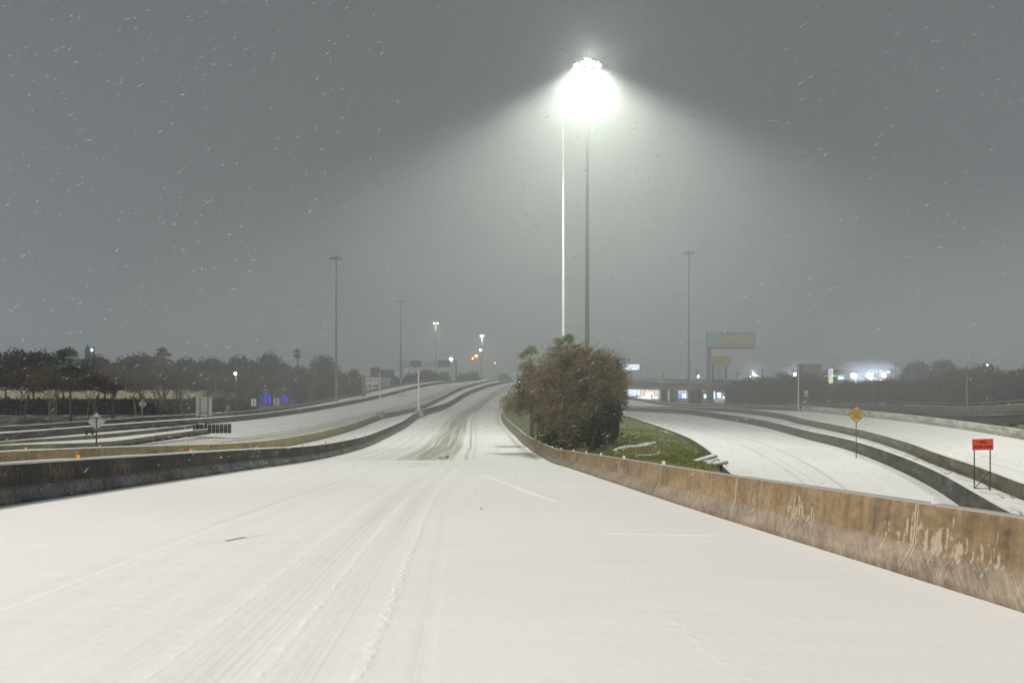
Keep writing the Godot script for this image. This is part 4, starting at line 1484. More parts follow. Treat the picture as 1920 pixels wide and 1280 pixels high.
func build_right_side() -> void:
	var s: Shape
	# overpass
	var a := at(1040, 711, 262)
	var b := at(1360, 716, 238)
	var c := at(1560, 732, 232)
	var o := thing("overpass", "grey concrete overpass crossing behind the bush on the right", "overpass")
	for q in [[a, b], [b, c]]:
		var p: Vector3 = q[0]
		var r: Vector3 = q[1]
		var back := Vector3(-0.6, 0, -9)
		s = Shape.new()
		s.bar(p + Vector3(0, 0.25, 0), r + Vector3(0, 0.25, 0), 0.3, 1.0)
		part("parapet", s, mats.grey_concrete, o)
		s = Shape.new()
		s.bar(p + back / 2 + Vector3(0, -0.45, 0), r + back / 2 + Vector3(0, -0.45, 0), 9.6, 0.4)
		part("deck", s, mats.grey_concrete, o)
		for k in 4:
			s = Shape.new()
			var off := Vector3(0, -1.65, -0.45 - 2.6 * k)
			s.bar(p + off, r + off, 0.55, 2.0)
			part("girder", s, mats.grey_concrete, o)
		s = Shape.new()
		s.bar(p + Vector3(0, 0.78, 0), r + Vector3(0, 0.78, 0), 0.3, 0.05)
		part("snow_cap", s, mats.snow, o)
	for q in [[1250, 12, 252], [1267, 10, 247], [1307, 15, 243], [1110, 12, 258]]:
		var f := at(q[0], 757, q[2])
		s = Shape.new()
		var top := lerpf(5.0, 4.2, (q[0] - 1110.0) / 200.0)
		s.box(Vector3(f.x, (top + f.y) / 2 - 0.6, f.z - 4.0), Vector3(q[1] * q[2] / FOCAL, top - f.y + 1.2, 1.3))
		part("pier", s, mats.pale_concrete if q[0] == 1267 else mats.grey_concrete, o)
	# lit stores seen under it
	store("brightly lit white store front under the left part of the overpass", [[1176, 1200, 728, 742, "window_white"], [1200, 1236, 728, 747, "window_warm"], [1192, 1234, 744, 747.5, "window_white"], [1236, 1262, 728, 748, "window_dim"], [1256.5, 1262, 728, 737, "window_white"]], 1172, 1264, 290)
	store("lit store front with blue shelves under the middle of the overpass", [[1272, 1288, 728, 737, "window_warm"], [1272, 1292, 737, 747, "window_blue"], [1279, 1287, 738, 746, "window_white"], [1296, 1301, 742, 748, "window_white"], [1314, 1327, 739, 746, "window_white"], [1317, 1321, 730.5, 733, "window_white"], [1324, 1328, 730.5, 733, "window_white"], [1298, 1310, 730.5, 732, "neon_green"]], 1268, 1334, 292)
	store("narrow lit entrance with a blue window right of the billboard column", [[1337, 1340.5, 731, 748, "window_white"], [1344, 1352, 735, 746, "window_blue"], [1345, 1349, 736, 740, "window_white"], [1356, 1361, 743, 748, "window_white"]], 1335, 1366, 286)
	for q in [[1194.5, 735, 270, "thin dark pole before the white store front"], [1222, 733, 268, "dark signal post before the white store front"], [1178, 735, 266, "thin post at the left end of the white store front"]]:
		var f := at(q[0], 757, q[2])
		s = Shape.new()
		s.tube(Vector3.ZERO, Vector3(0, 5.2, 0), 0.09, 0.07, 6)
		s.box(Vector3(0, 2.6, 0.1), Vector3(0.4, 0.9, 0.2))
		var w := whole("signal_post", s, mats.dark_metal, q[3], "post")
		w.position = f
	# a pedestrian-sized signal on the deck
	var c0 := at(1243.5, 707, 246)
	s = Shape.new()
	s.tube(Vector3(0, -1.0, 0), Vector3(0, 0.6, 0), 0.12, 0.12, 8)
	s.ball(Vector3(0, 1.0, 0), Vector3(0.28, 0.5, 0.2))
	var sg := whole("deck_sign", s, mats.dark_wood, "small dark rounded marker standing on the overpass deck", "marker")
	sg.position = c0
	# bright screen
	c0 = at(1183, 688, 300)
	var e := thing("digital_billboard", "glowing white and blue digital billboard right of the bush", "billboard", Vector3(c0.x, 0, c0.z))
	s = Shape.new()
	s.box(Vector3(0, c0.y, -0.4), Vector3(7.4, 3.2, 0.6))
	part("cabinet", s, mats.dark_metal, e)
	s = Shape.new()
	s.box(Vector3(0, c0.y, -0.05), Vector3(6.9, 2.7, 0.06))
	part("screen", s, glow("screen_blue", Color(0.42, 0.60, 1.0), 1.0), e)
	s = Shape.new()
	s.box(Vector3(0.5, c0.y + 0.1, 0.0), Vector3(5.2, 1.5, 0.05))
	s.box(Vector3(0.2, c0.y - 0.75, 0.0), Vector3(4.4, 0.5, 0.05))
	part("screen_panel", s, glow("screen_white", Color(1, 1, 1), 1.6), e)
	s = Shape.new()
	s.ball(Vector3(-2.2, c0.y + 0.3, 0.03), Vector3(0.55, 0.5, 0.04))
	part("screen_spot", s, glow("screen_orange", Color(1.0, 0.72, 0.4), 1.3), e)
	s = Shape.new()
	s.tube(Vector3(0, -1, -0.6), Vector3(0, c0.y - 1.4, -0.6), 0.5, 0.5, 12)
	part("column", s, mats.pole_grey, e)
	var ar := AreaLight3D.new()
	ar.name = "screen_light"
	e.add_child(ar, true)
	ar.position = Vector3(0, c0.y, 0.2)
	ar.rotation.y = PI
	ar.area_size = Vector2(6.9, 2.7)
	ar.light_energy = 5.0
	ar.light_color = Color(0.8, 0.88, 1.0)
	ar.shadow_enabled = true

	# long billboard with a landscape print
	billboard()
	# yellow oval on its frame
	c0 = at(1350, 677.5, 216)
	e = thing("oval_sign", "blank yellow oval sign on a tall ladder-like frame", "sign", Vector3(c0.x, -0.8, c0.z))
	var y := c0.y + 0.8
	s = Shape.new()
	var ring := []
	for k in 40:
		ring.append(Vector3(cos(TAU * k / 40) * 2.85, y + sin(TAU * k / 40) * 1.42, 0))
	for k in 40:
		var p: Vector3 = ring[k]
		var q: Vector3 = ring[(k + 1) % 40]
		var z := Vector3(0, 0, 0.4)
		s.tri(Vector3(0, y, 0.4), p + z, q + z)
		s.tri(Vector3(0, y, -0.4), q - z, p - z)
		s.quad(p - z, q - z, q + z, p + z)
	part("oval_panel", s, mats.oval_yellow, e)
	s = Shape.new()
	for k in 40:
		s.bar(ring[k] * Vector3(1, 1, 0) + Vector3(0, 0, 0.42), ring[(k + 1) % 40] + Vector3(0, 0, 0.42), 0.1, 0.12)
	part("rim", s, plain("oval_rim", Color(0.2, 0.17, 0.07)), e)
	for x in [-1.85, 1.75]:
		s = Shape.new()
		s.box(Vector3(x, y / 2 - 0.5, -0.15), Vector3(0.42, y - 0.4, 0.3))
		part("post", s, mats.sign_dark, e)
	s = Shape.new()
	s.box(Vector3(-0.2, y / 2 + 1.5, -0.1), Vector3(0.16, 7.0, 0.12))
	part("post", s, mats.sign_dark, e)
	for k in 11:
		s = Shape.new()
		s.box(Vector3(-0.05, y - 2.0 - 0.62 * k - (0.25 if k % 3 == 2 else 0.0), -0.1), Vector3(3.3, 0.12, 0.12))
		part("rung", s, mats.sign_dark, e)
	# dark billboard back
	c0 = at(1518, 694, 225)
	e = thing("grey_billboard", "plain grey back of a billboard above the right trees", "billboard", Vector3(c0.x, -0.8, c0.z))
	for k in 5:
		s = Shape.new()
		s.box(Vector3(-2.76 + 1.38 * k, c0.y + 0.8, 0), Vector3(1.35, 3.55, 0.3))
		part("panel", s, mats.sign_back_dim if k else mats.sign_dark, e)
	s = Shape.new()
	s.tube(Vector3(0, 0, -0.5), Vector3(0, c0.y + 0.6, -0.5), 0.4, 0.4, 10)
	part("column", s, mats.pole_grey, e)

	# poles on the right
	var f1 := at(1497.5, 762, 126)
	var p1 := street_pole("slim white light pole beside the pale barrier's far end", Vector3(f1.x, f1.y - 0.5, f1.z), 7.4, 0.11, mats.pole_white)
	f1 = at(1488, 750, 240)
	street_pole("dark street lamp with a curved arm left of the grey billboard back", Vector3(f1.x, -0.4, f1.z), at(1488, 690, 240).y + 0.4, 0.16, mats.dark_metal, -2.4)
	f1 = at(1813.5, 757, 118)
	street_pole("pale street lamp with a long arm reaching left before the right trees", Vector3(f1.x, -1.0, f1.z), at(1812, 702, 118).y + 1.0, 0.13, mats.sign_back, -1.9)
	f1 = at(1636, 745, 150)
	street_pole("thin dim pole behind the yellow diamond sign", Vector3(f1.x, -1.6, f1.z), at(1636, 712, 150).y + 1.6, 0.1, mats.sign_back_dim)
	f1 = at(1332, 745, 260)
	for q in [[1307, 690, 260, 1], [1430.5, 690, 250, 2], [1384, 696, 260, 1], [1679, 679, 235, 1], [1673, 689, 245, 1], [1706, 689, 260, 1], [1715, 688, 250, 1], [1749, 689, 260, 1], [1571, 694, 260, 1], [1582, 697, 255, 1]]:
		var p := at(q[0], q[1], q[2])
		utility_pole("dark wooden utility pole beyond the right trees, number %s of them from the left" % words([1307, 1384, 1430.5, 1571, 1582, 1673, 1679, 1706, 1715, 1749].find(q[0])), Vector3(p.x, -0.5, p.z), p.y + 0.5, q[3])

	# glaring lights on the horizon
	var n := 0
	var cold := Color(0.86, 0.92, 1.0)
	for q in [[1309.5, 705.5, 270, 0.35, 20.0], [1413, 701, 262, 0.45, 100.0], [1490, 702, 262, 0.45, 100.0], [1599, 704, 255, 0.75, 190.0], [1630, 704, 255, 0.85, 215.0], [1658, 703, 255, 0.7, 190.0], [1851, 684.5, 240, 0.35, 12.0]]:
		floodlight("glaring white yard light beyond the right trees, %s from the left" % words(n), at(q[0], q[1], q[2]), -0.5, q[3], q[4], cold, mats.flood_glow)
		n += 1
	# forecourt canopy with a lit sign
	c0 = at(1558, 704, 262)
	e = thing("fuel_canopy", "lit forecourt canopy and tall sign with white, yellow and green lights", "canopy", Vector3(c0.x, -0.4, c0.z))
	s = Shape.new()
	s.box(Vector3(0, c0.y + 0.4, 0), Vector3(1.5, 4.4, 0.5))
	part("sign_tower", s, plain("cream", Color(0.62, 0.60, 0.50)), e)
	s = Shape.new()
	s.box(Vector3(0, c0.y - 1.6, 0.28), Vector3(1.3, 1.6, 0.06))
	part("lit_sign", s, mats.neon_yellow, e)
	s = Shape.new()
	s.box(Vector3(1.5, c0.y + 0.3, 0), Vector3(6.0, 0.35, 4.0))
	part("canopy_roof", s, mats.sign_back, e)
	s = Shape.new()
	s.box(Vector3(2.6, c0.y - 0.45, 2.02), Vector3(2.2, 0.7, 0.05))
	part("lit_sign", s, mats.neon_green, e)
	s = Shape.new()
	s.box(Vector3(-1.0, c0.y - 2.7, 1.0), Vector3(3.4, 0.4, 0.2))
	part("light_strip", s, mats.window_white, e)
	for x in [-0.6, 3.6]:
		s = Shape.new()
		s.box(Vector3(x, c0.y / 2, -0.6), Vector3(0.4, c0.y, 0.4))
		part("post", s, mats.dark_metal, e)

	# speed sign behind the barrier
	c0 = at(1512, 738, 128)
	e = thing("speed_sign", "small white upright road sign before the right trees", "road sign", Vector3(c0.x, -0.9, c0.z))
	s = Shape.new()
	s.box(Vector3(0, c0.y + 0.9, 0), Vector3(0.62, 0.98, 0.015))
	part("sign_panel", s, mats.white_paint, e)
	s = Shape.new()
	s.tube(Vector3(0, 0, -0.05), Vector3(0, c0.y + 1.2, -0.05), 0.035, 0.035, 8)
	part("post", s, mats.dark_metal, e)
	text("50", 0.36, mats.letter_black, e, Vector3(0, c0.y + 0.72, 0.012))

	# bridge on the far right
	bridge()

	# trees
	var dark := [Color(0.03, 0.038, 0.026), Color(0.056, 0.066, 0.042), Color(0.085, 0.086, 0.058), Color(0.042, 0.05, 0.035)]
	var brownish := [Color(0.04, 0.04, 0.028), Color(0.08, 0.072, 0.05), Color(0.115, 0.092, 0.06), Color(0.05, 0.058, 0.036)]
	var kinds := [tree("roadside_tree", "", "tree", "trees behind the right ramps", 71, 1, [[Vector3(0, 6.6, 0), Vector3(3.8, 3.3, 3.2)], [Vector3(-2.6, 4.6, 0.4), Vector3(3, 2.8, 2.6)], [Vector3(2.7, 4.4, -0.3), Vector3(3, 2.8, 2.6)], [Vector3(0, 2.2, 0.8), Vector3(4, 2.4, 2.6)]], 9500, 0.26, 0.5, dark, mats.bark_dark, 0.7),
		tree("roadside_tree", "", "tree", "trees behind the right ramps", 72, 2, [[Vector3(-1.0, 7.2, 0), Vector3(3.0, 2.7, 2.8)], [Vector3(2.2, 5.6, 0.3), Vector3(3.2, 2.8, 2.6)], [Vector3(-2.4, 4.2, 0.4), Vector3(3, 2.8, 2.4)], [Vector3(0.6, 2.2, 0.8), Vector3(4, 2.4, 2.6)]], 9500, 0.26, 0.4, brownish, mats.bark_dark, 0.9)]
	var k := 0
	for q in [[1380, 714, 205], [1408, 708, 212], [1434, 705, 200], [1462, 698, 205], [1486, 704, 196], [1510, 700, 208], [1534, 710, 198], [1562, 716, 194], [1590, 712, 204], [1616, 712, 190], [1642, 712, 200], [1668, 708, 196], [1694, 711, 190], [1722, 709, 200], [1752, 704, 190], [1782, 694, 182], [1808, 688, 176], [1838, 680, 182], [1866, 690, 172], [1892, 700, 166], [1918, 690, 158], [1950, 684, 160]]:
		var top := at(q[0], q[1], q[2])
		var g := ground_height(top.x, top.z)
		var sc: float = (top.y - g) / 9.9
		var t: Node3D = kinds[k % 2]
		var label := "dark wind-blown tree behind the right ramps, %s of its row from the left" % words(k)
		var wide := maxf(sc, 0.62) * (1.05 + 0.15 * sin(q[0]))
		if k < 2:
			t.set_meta("label", label)
			t.position = Vector3(top.x, g, top.z)
			t.scale = Vector3(wide, sc, wide)
		else:
			dup(t, label, Vector3(top.x, g, top.z), q[0] * 1.3, Vector3(wide, sc, wide))
		k += 1
	# tree under the overpass end
	var tp := at(1310, 727, 226)
	var g2 := ground_height(tp.x, tp.z)
	dup(kinds[0], "small dark tree in front of the lit store under the overpass", Vector3(tp.x, g2, tp.z), 0.6, Vector3(0.34, (tp.y - g2) / 9.9, 0.34))
	# far faded mass beyond
	k = 0
	for q in [[1560, 690, 420], [1720, 677, 430], [1770, 674, 430], [1655, 690, 440]]:
		var top := at(q[0], q[1], q[2])
		var sc: float = (top.y + 0.5) / 9.9
		dup(kinds[0], "pale hazy tree far behind the right row, %s of the hazy ones" % words(k), Vector3(top.x, -0.5, top.z), q[0] * 1.0, Vector3(sc * 1.4, sc, sc))
		k += 1


func store(label: String, lights: Array, px0: float, px1: float, d: float) -> void:
	var a := at(px0, 757, d)
	var b := at(px1, 725, d)
	var o := thing("store_building", label, "store", Vector3((a.x + b.x) / 2, a.y, a.z))
	var s := Shape.new()
	s.box(Vector3(0, (b.y - a.y) / 2 + 0.6, -3), Vector3(b.x - a.x, b.y - a.y + 1.2, 6))
	part("wall", s, mats.sign_back_dim, o)
	s = Shape.new()
	s.box(Vector3(0, b.y - a.y + 1.3, -3), Vector3(b.x - a.x + 0.4, 0.2, 6.4))
	part("roof", s, mats.snow, o)
	var z := 0.04
	for q in lights:
		var c := at((q[0] + q[1]) / 2.0, (q[2] + q[3]) / 2.0, d)
		s = Shape.new()
		s.box(Vector3(c.x - o.position.x, c.y - a.y, z), Vector3((q[1] - q[0]) * d / FOCAL, (q[3] - q[2]) * d / FOCAL, 0.06))
		z += 0.008
		var w := part("lit_window", s, mats[q[4]], o)
		if (q[1] - q[0]) * (q[3] - q[2]) > 80.0:
			s = Shape.new()
			for k in 5:
				s.box(Vector3(c.x - o.position.x + (k / 4.0 - 0.5) * (q[1] - q[0]) * d / FOCAL, c.y - a.y, z + 0.05), Vector3(0.09, (q[3] - q[2]) * d / FOCAL, 0.05))
			part("window_frame", s, mats.dark_metal, w)
	omni(o, Vector3(0, 3.0, 1.2), 9.0, Color(0.9, 0.95, 1.0), 0.5)


func billboard() -> void:
	var d := 232.0
	var im := Image.create_empty(256, 96, false, Image.FORMAT_RGB8)
	var n := noise(91, 0.05, 4)
	for y in 96:
		for x in 256:
			var c := Color(0.27, 0.50, 0.60)
			var ridge := 18.0 + 10.0 * n.get_noise_2d(x * 0.7, 3.0) + 0.02 * x
			if x > 76:
				c = Color(0.30, 0.40, 0.62) if y < ridge else Color(0.58, 0.46, 0.30).lerp(Color(0.38, 0.38, 0.19), clampf(n.get_noise_2d(x * 0.5, y * 2.0) * 1.5 + 0.4, 0, 1))
				if x < 130 and y < 24:
					c = c.lerp(Color(0.2, 0.21, 0.18), 0.6)
			im.set_pixel(x, y, c.linear_to_srgb())
	var m := StandardMaterial3D.new()
	m.albedo_texture = ImageTexture.create_from_image(im)
	m.roughness = 0.7
	var c := at(1371, 637.5, d)
	var o := thing("billboard", "long billboard with a faded blue and tan print on one thick column", "billboard", Vector3(c.x, -0.8, c.z), 0.06)
	var y := c.y + 0.8
	var s := Shape.new()
	s.quad(Vector3(-7.0, y - 2.05, 0.2), Vector3(7.0, y - 2.05, 0.2), Vector3(7.0, y + 2.2, 0.2), Vector3(-7.0, y + 2.2, 0.2))
	part("poster", s, m, o)
	s = Shape.new()
	s.box(Vector3(0, y + 0.05, -0.1), Vector3(14.3, 4.6, 0.55))
	part("frame", s, mats.sign_dark, o)
	for k in 10:
		s = Shape.new()
		s.box(Vector3(-6.9 + 1.53 * k, y + 2.38, 0.0), Vector3(1.48, 0.06, 0.5))
		part("snow_patch", s, mats.snow, o)
	s = Shape.new()
	s.box(Vector3(0.3, y - 2.45, 0.7), Vector3(15.4, 0.18, 1.3))
	part("catwalk", s, mats.sign_dark, o)
	s = Shape.new()
	for yy in [0.55, 1.05]:
		s.bar(Vector3(-7.4, y - 2.4 + yy, 1.32), Vector3(8.0, y - 2.4 + yy, 1.32), 0.05, 0.05)
	for k in 15:
		s.bar(Vector3(-7.4 + 1.1 * k, y - 2.4, 1.32), Vector3(-7.4 + 1.1 * k, y - 1.35, 1.32), 0.05, 0.05)
	part("railing", s, mats.dark_metal, o)
	s = Shape.new()
	s.tube(Vector3(-6.15, -0.5, -1.2), Vector3(-6.15, y + 1.8, -1.2), 0.72, 0.68, 16)
	part("column", s, mats.pole_grey, o)
	s = Shape.new()
	s.bar(Vector3(-6.9, y - 0.5, -0.7), Vector3(6.8, y - 0.5, -0.7), 0.6, 0.7)
	part("back_beam", s, mats.sign_dark, o)


func bridge() -> void:
	var o := thing("bridge", "low concrete bridge with a lit parapet at the right edge, before the trees", "bridge")
	var line := spline([at(1480, 765, 150), at(1575, 766.5, 135), at(1700, 770, 115), at(1812, 775, 100), at(1920, 771, 90), at(2040, 766, 80)], 4.0)
	var back := Vector3(4.5, 0, -9)
	var s: Shape
	for i in range(0, line.size() - 1, 2):
		var p := line[i]
		var q := line[mini(i + 2, line.size() - 1)]
		s = Shape.new()
		s.bar(p + Vector3(0, 0.42, 0), q + Vector3(0, 0.42, 0), 0.28, 0.84)
		part("parapet", s, mats.olive_stone if mats.has("olive_stone") else mottled("olive_stone", Color(0.13, 0.115, 0.08), Color(0.27, 0.235, 0.155), 2.5), o)
	s = Shape.new()
	for i in range(0, line.size() - 1):
		s.bar(line[i] + Vector3(0, 1.28, -0.1), line[i + 1] + Vector3(0, 1.28, -0.1), 0.07, 0.07)
		s.bar(line[i] + Vector3(0, 0.8, -0.1), line[i] + Vector3(0, 1.28, -0.1), 0.06, 0.06)
	part("railing", s, mats.steel, o)
	s = Shape.new()
	for i in line.size() - 1:
		s.bar(line[i] + Vector3(0, 0.855, 0), line[i + 1] + Vector3(0, 0.855, 0), 0.3, 0.03)
	part("snow_cap", s, mats.snow, o)
	s = Shape.new()
	for i in range(0, line.size() - 1):
		s.quad(line[i], line[i + 1], line[i + 1] + back, line[i] + back)
		s.quad(line[i] + Vector3(0, -0.35, 0), line[i] + back + Vector3(0, -0.35, 0), line[i + 1] + back + Vector3(0, -0.35, 0), line[i + 1] + Vector3(0, -0.35, 0))
		s.quad(line[i] + Vector3(0, -0.35, 0.2), line[i + 1] + Vector3(0, -0.35, 0.2), line[i + 1] + Vector3(0, -0.002, 0.2), line[i] + Vector3(0, -0.002, 0.2))
	part("deck", s, mats.grey_concrete, o)
	for k in 3:
		s = Shape.new()
		var off := back * (0.08 + 0.35 * k) + Vector3(0, -0.85, 0)
		for i in range(0, line.size() - 1):
			s.bar(line[i] + off, line[i + 1] + off, 0.45, 1.0)
		part("girder", s, mats.sign_dark, o)
	for f in [0.55, 0.86]:
		var p := along(line, length_of(line) * f)
		s = Shape.new()
		s.bar(p + Vector3(-0.6, -1.75, 0.9), p + back + Vector3(0, -1.75, 0), 1.0, 0.55)
		part("pier_cap", s, mats.grey_concrete, o)
		for g in [0.2, 0.75]:
			s = Shape.new()
			s.tube(p + back * g + Vector3(0, -7.0, 0), p + back * g + Vector3(0, -2.0, 0), 0.45, 0.45, 12)
			part("pier", s, mats.grey_concrete, o)
	s = Shape.new()
	s.bar(along(line, length_of(line) * 0.5) + Vector3(-0.5, -1.9, 2.0), along(line, length_of(line)) + Vector3(-2, -2.2, 2.0), 0.5, 0.45)
	part("lower_beam", s, mats.pale_concrete, o)


func build_bush_and_island() -> void:
	var s: Shape
	# grass island between the two barriers
	var l := clipped(shifted(main_right, 0.62), 14.0, 150.0)
	var r := clipped(shifted(ramp_inner, -0.62, 0.5), 14.0, 150.0)
	var count := 70
	var a := evenly(l, count)
	var b := evenly(r, count)
	var lump := noise(21, 0.12, 3)
	var rows := []
	var uvs := []
	for i in count:
		var row := PackedVector3Array()
		var uv := PackedVector2Array()
		for j in 15:
			var p := a[i].lerp(b[i], j / 14.0)
			p.y += 0.1 + 0.22 * lump.get_noise_2d(p.x, p.z) + 0.35 * sin(PI * j / 14.0)
			row.append(p)
			uv.append(Vector2(j, i))
		rows.append(row)
		uvs.append(uv)
	s = Shape.new()
	s.sheet(rows, uvs)
	structure("grass_ground", s, mats.turf, "green and brown turf of the island between the right barrier and the ramp")
	# blades
	var tuft := Shape.new()
	var q := RandomNumberGenerator.new()
	q.seed = 8
	for k in 9:
		var t := q.randf() * TAU
		var f := Vector3(cos(t), 0, sin(t)) * q.randf() * 0.09
		var tip := f + Vector3(cos(t) * 0.09 - 0.04, q.randf_range(0.1, 0.2), sin(t) * 0.09)
		var w := Vector3(-sin(t), 0, cos(t)) * 0.012
		tuft.tri(f - w, f + w, tip)
	var mm := MultiMesh.new()
	mm.transform_format = MultiMesh.TRANSFORM_3D
	mm.use_colors = true
	mm.mesh = tuft.mesh(mats.leaves)
	mm.instance_count = 16000
	var hue := noise(22, 0.22, 3)
	for k in mm.instance_count:
		var i := int(pow(q.randf(), 0.8) * (count - 2))
		var j := q.randf() * 13.9
		var p: Vector3 = rows[i][int(j)].lerp(rows[i][int(j) + 1], j - int(j)).lerp(rows[i + 1][int(j)].lerp(rows[i + 1][int(j) + 1], j - int(j)), q.randf())
		mm.set_instance_transform(k, Transform3D(Basis(Vector3.UP, q.randf() * TAU).scaled(Vector3.ONE * q.randf_range(0.6, 1.5)), p))
		mm.set_instance_color(k, pick([Color(0.42, 0.33, 0.15), Color(0.30, 0.29, 0.085), Color(0.20, 0.265, 0.06), Color(0.15, 0.21, 0.05)], 0.5 + 0.9 * hue.get_noise_2d(p.x, p.z) + q.randf_range(-0.2, 0.2)))
	var mi := MultiMeshInstance3D.new()
	mi.name = "grass"
	mi.multimesh = mm
	add_child(mi, true)
	mi.set_meta("kind", "stuff")
	mi.set_meta("label", "short green and brown grass of the island by the bush")
	var find := func(px: float, d: float) -> Vector3:
		var x := (px - 960.0) / FOCAL * d
		var i := 0
		while i < count - 2 and -a[i].z < d:
			i += 1
		var f := clampf((x - a[i].x) / (b[i].x - a[i].x), 0, 1) * 14.0
		var y: float = lerpf(rows[i][int(minf(f, 13))].y, rows[i][int(minf(f, 13)) + 1].y, f - int(minf(f, 13)))
		return Vector3(x, y, -d)
	# strip of snow lying in the grass
	for w in [[1150, 1228, 52.0, 61.0, 0.55, "ragged streak of snow lying across the grass beside the bush"], [1190, 1236, 46.0, 49.0, 0.25, "short thin streak of snow in the grass nearer the right barrier"], [1238, 1262, 78.0, 72.0, 0.25, "small snow patch in the grass by the ramp barrier"]]:
		var rr := []
		var uu := []
		var m := 26
		for i in m + 1:
			var f := float(i) / m
			var c: Vector3 = find.call(lerpf(w[0], w[1], f), lerpf(w[2], w[3], f) + 0.6 * sin(f * 7.0))
			var half: float = w[4] * (0.35 + 0.65 * sin(PI * f)) * (0.8 + 0.6 * absf(lump.get_noise_2d(i * 9.0, w[0])))
			var row := PackedVector3Array()
			var uv := PackedVector2Array()
			for j in 5:
				row.append(c + Vector3(0.0, 0.04 + (0.10 if j in [1, 2, 3] else -0.05), 0) + Vector3(0.3, 0, 1.0) * (half * (j - 2) / 2.0))
				uv.append(Vector2(i, j))
			rr.append(row)
			uu.append(uv)
		s = Shape.new()
		s.sheet(rr, uu)
		whole("snow_patch", s, mats.patchy_snow, w[5], "snow patch", "snow patches in the grass")
	# the big brown bush: three shrubs grown together
	var rust := [Color(0.12, 0.105, 0.06), Color(0.27, 0.215, 0.105), Color(0.42, 0.34, 0.19), Color(0.28, 0.25, 0.20), Color(0.48, 0.28, 0.10), Color(0.33, 0.285, 0.145), Color(0.18, 0.175, 0.09), Color(0.08, 0.076, 0.042)]
	for w in [[1026, 62.0, -1, "left one of three grown-together brown wind-blown bushes under the lamp", [[Vector3(-0.4, 4.9, 0), Vector3(2.2, 1.5, 1.8)], [Vector3(-2.1, 3.7, 0.2), Vector3(1.5, 0.95, 1.3)], [Vector3(0.5, 3.0, 0.5), Vector3(1.9, 1.9, 1.8)], [Vector3(0.2, 1.3, 0.3), Vector3(1.25, 1.5, 0.9)]], 30000],
		[1078, 60.0, 0, "tallest middle one of three brown wind-blown bushes under the lamp", [[Vector3(-0.1, 6.1, 0), Vector3(2.6, 1.75, 2.1)], [Vector3(-1.2, 4.4, 0.4), Vector3(2.1, 1.8, 1.9)], [Vector3(1.2, 4.6, 0.2), Vector3(2.3, 2.0, 1.9)], [Vector3(0, 2.6, 0.5), Vector3(2.6, 1.9, 2.0)], [Vector3(0.2, 0.9, 0.3), Vector3(2.1, 1.6, 1.5)]], 48000],
		[1130, 61.0, 1, "right one of three grown-together brown bushes, its right edge spiky", [[Vector3(0.1, 5.3, 0), Vector3(1.8, 1.7, 1.7)], [Vector3(0.6, 4.0, 0.3), Vector3(1.5, 1.6, 1.6)], [Vector3(-0.5, 2.7, 0.4), Vector3(1.7, 1.8, 1.8)], [Vector3(-1.0, 0.9, 0.4), Vector3(1.1, 1.6, 1.3)]], 28000]]:
		var c: Vector3 = find.call(w[0], w[1])
		var t := tree("brown_bush", w[3], "bush", "brown bushes under the lamp", 81 + w[2], 6, w[4], w[5], 0.125, 0.2, rust, mats.bark_dark, 1.1, 0.55)
		t.position = c + Vector3(0, -0.1, 0)
		# bare twigs sticking out at the top
		var tw := Shape.new()
		var rr := RandomNumberGenerator.new()
		rr.seed = 300 + w[2]
		for k in 150:
			var lobe = w[4][rr.randi() % 3]
			var dir := Vector3(rr.randfn() * 0.8 + 0.25, absf(rr.randfn()) + 0.5, rr.randfn() * 0.6).normalized()
			var p0: Vector3 = lobe[0] + dir * lobe[1] * 0.75
			var p1: Vector3 = lobe[0] + dir * lobe[1] * rr.randf_range(1.08, 1.4) + Vector3(0.12, 0.05, 0)
			tw.tube(p0, p1, 0.014, 0.006, 3, false)
		part("twigs", tw, mats.bark_pale, t).set_meta("kind", "stuff")
	# ivy stump at the right foot of the bush, and green undergrowth
	var ivy_green := [Color(0.025, 0.045, 0.02), Color(0.055, 0.085, 0.035), Color(0.085, 0.10, 0.045)]
	for w in [[1147, 58.0, "dark green ivy-covered trunk at the right foot of the brown bushes", [[Vector3(0, 2.3, 0), Vector3(0.75, 0.8, 0.7)], [Vector3(0.1, 1.3, 0), Vector3(0.5, 1.0, 0.5)], [Vector3(-0.5, 2.0, 0.2), Vector3(0.8, 0.6, 0.6)]], 3500, 83],
		[1112, 55.0, "dark green ivy clump at the foot of the middle brown bush", [[Vector3(0, 1.2, 0), Vector3(0.7, 1.0, 0.6)], [Vector3(0.4, 2.1, 0), Vector3(0.6, 0.5, 0.5)]], 2200, 84],
		[1036, 60.0, "low dark green clump at the left foot of the brown bushes", [[Vector3(0, 0.6, 0), Vector3(0.8, 0.7, 0.6)], [Vector3(0.8, 0.5, 0.1), Vector3(0.8, 0.6, 0.6)]], 2500, 85]]:
		var c: Vector3 = find.call(w[0], w[1])
		var t := tree("ivy_bush", w[2], "ivy", "", w[5], 2, w[3], w[4], 0.11, 0.7, ivy_green, mats.bark_dark, 0.2)
		t.position = c
	var green := [Color(0.12, 0.19, 0.075), Color(0.2, 0.29, 0.11), Color(0.28, 0.33, 0.15)]
	var c: Vector3 = find.call(1064, 66.0)
	palm("bright green palm crown rising from the top of the brown bushes", c, at(1064, 662, 66).y - c.y + 0.35, 1.45, 17, green, 41)
	c = find.call(996, 72.0)
	palm("drooping olive palm at the upper left of the brown bushes", c, at(996, 672, 72).y - c.y - 0.1, 1.5, 19, [Color(0.17, 0.20, 0.09), Color(0.32, 0.31, 0.15), Color(0.22, 0.26, 0.11)], 42, 0.7)
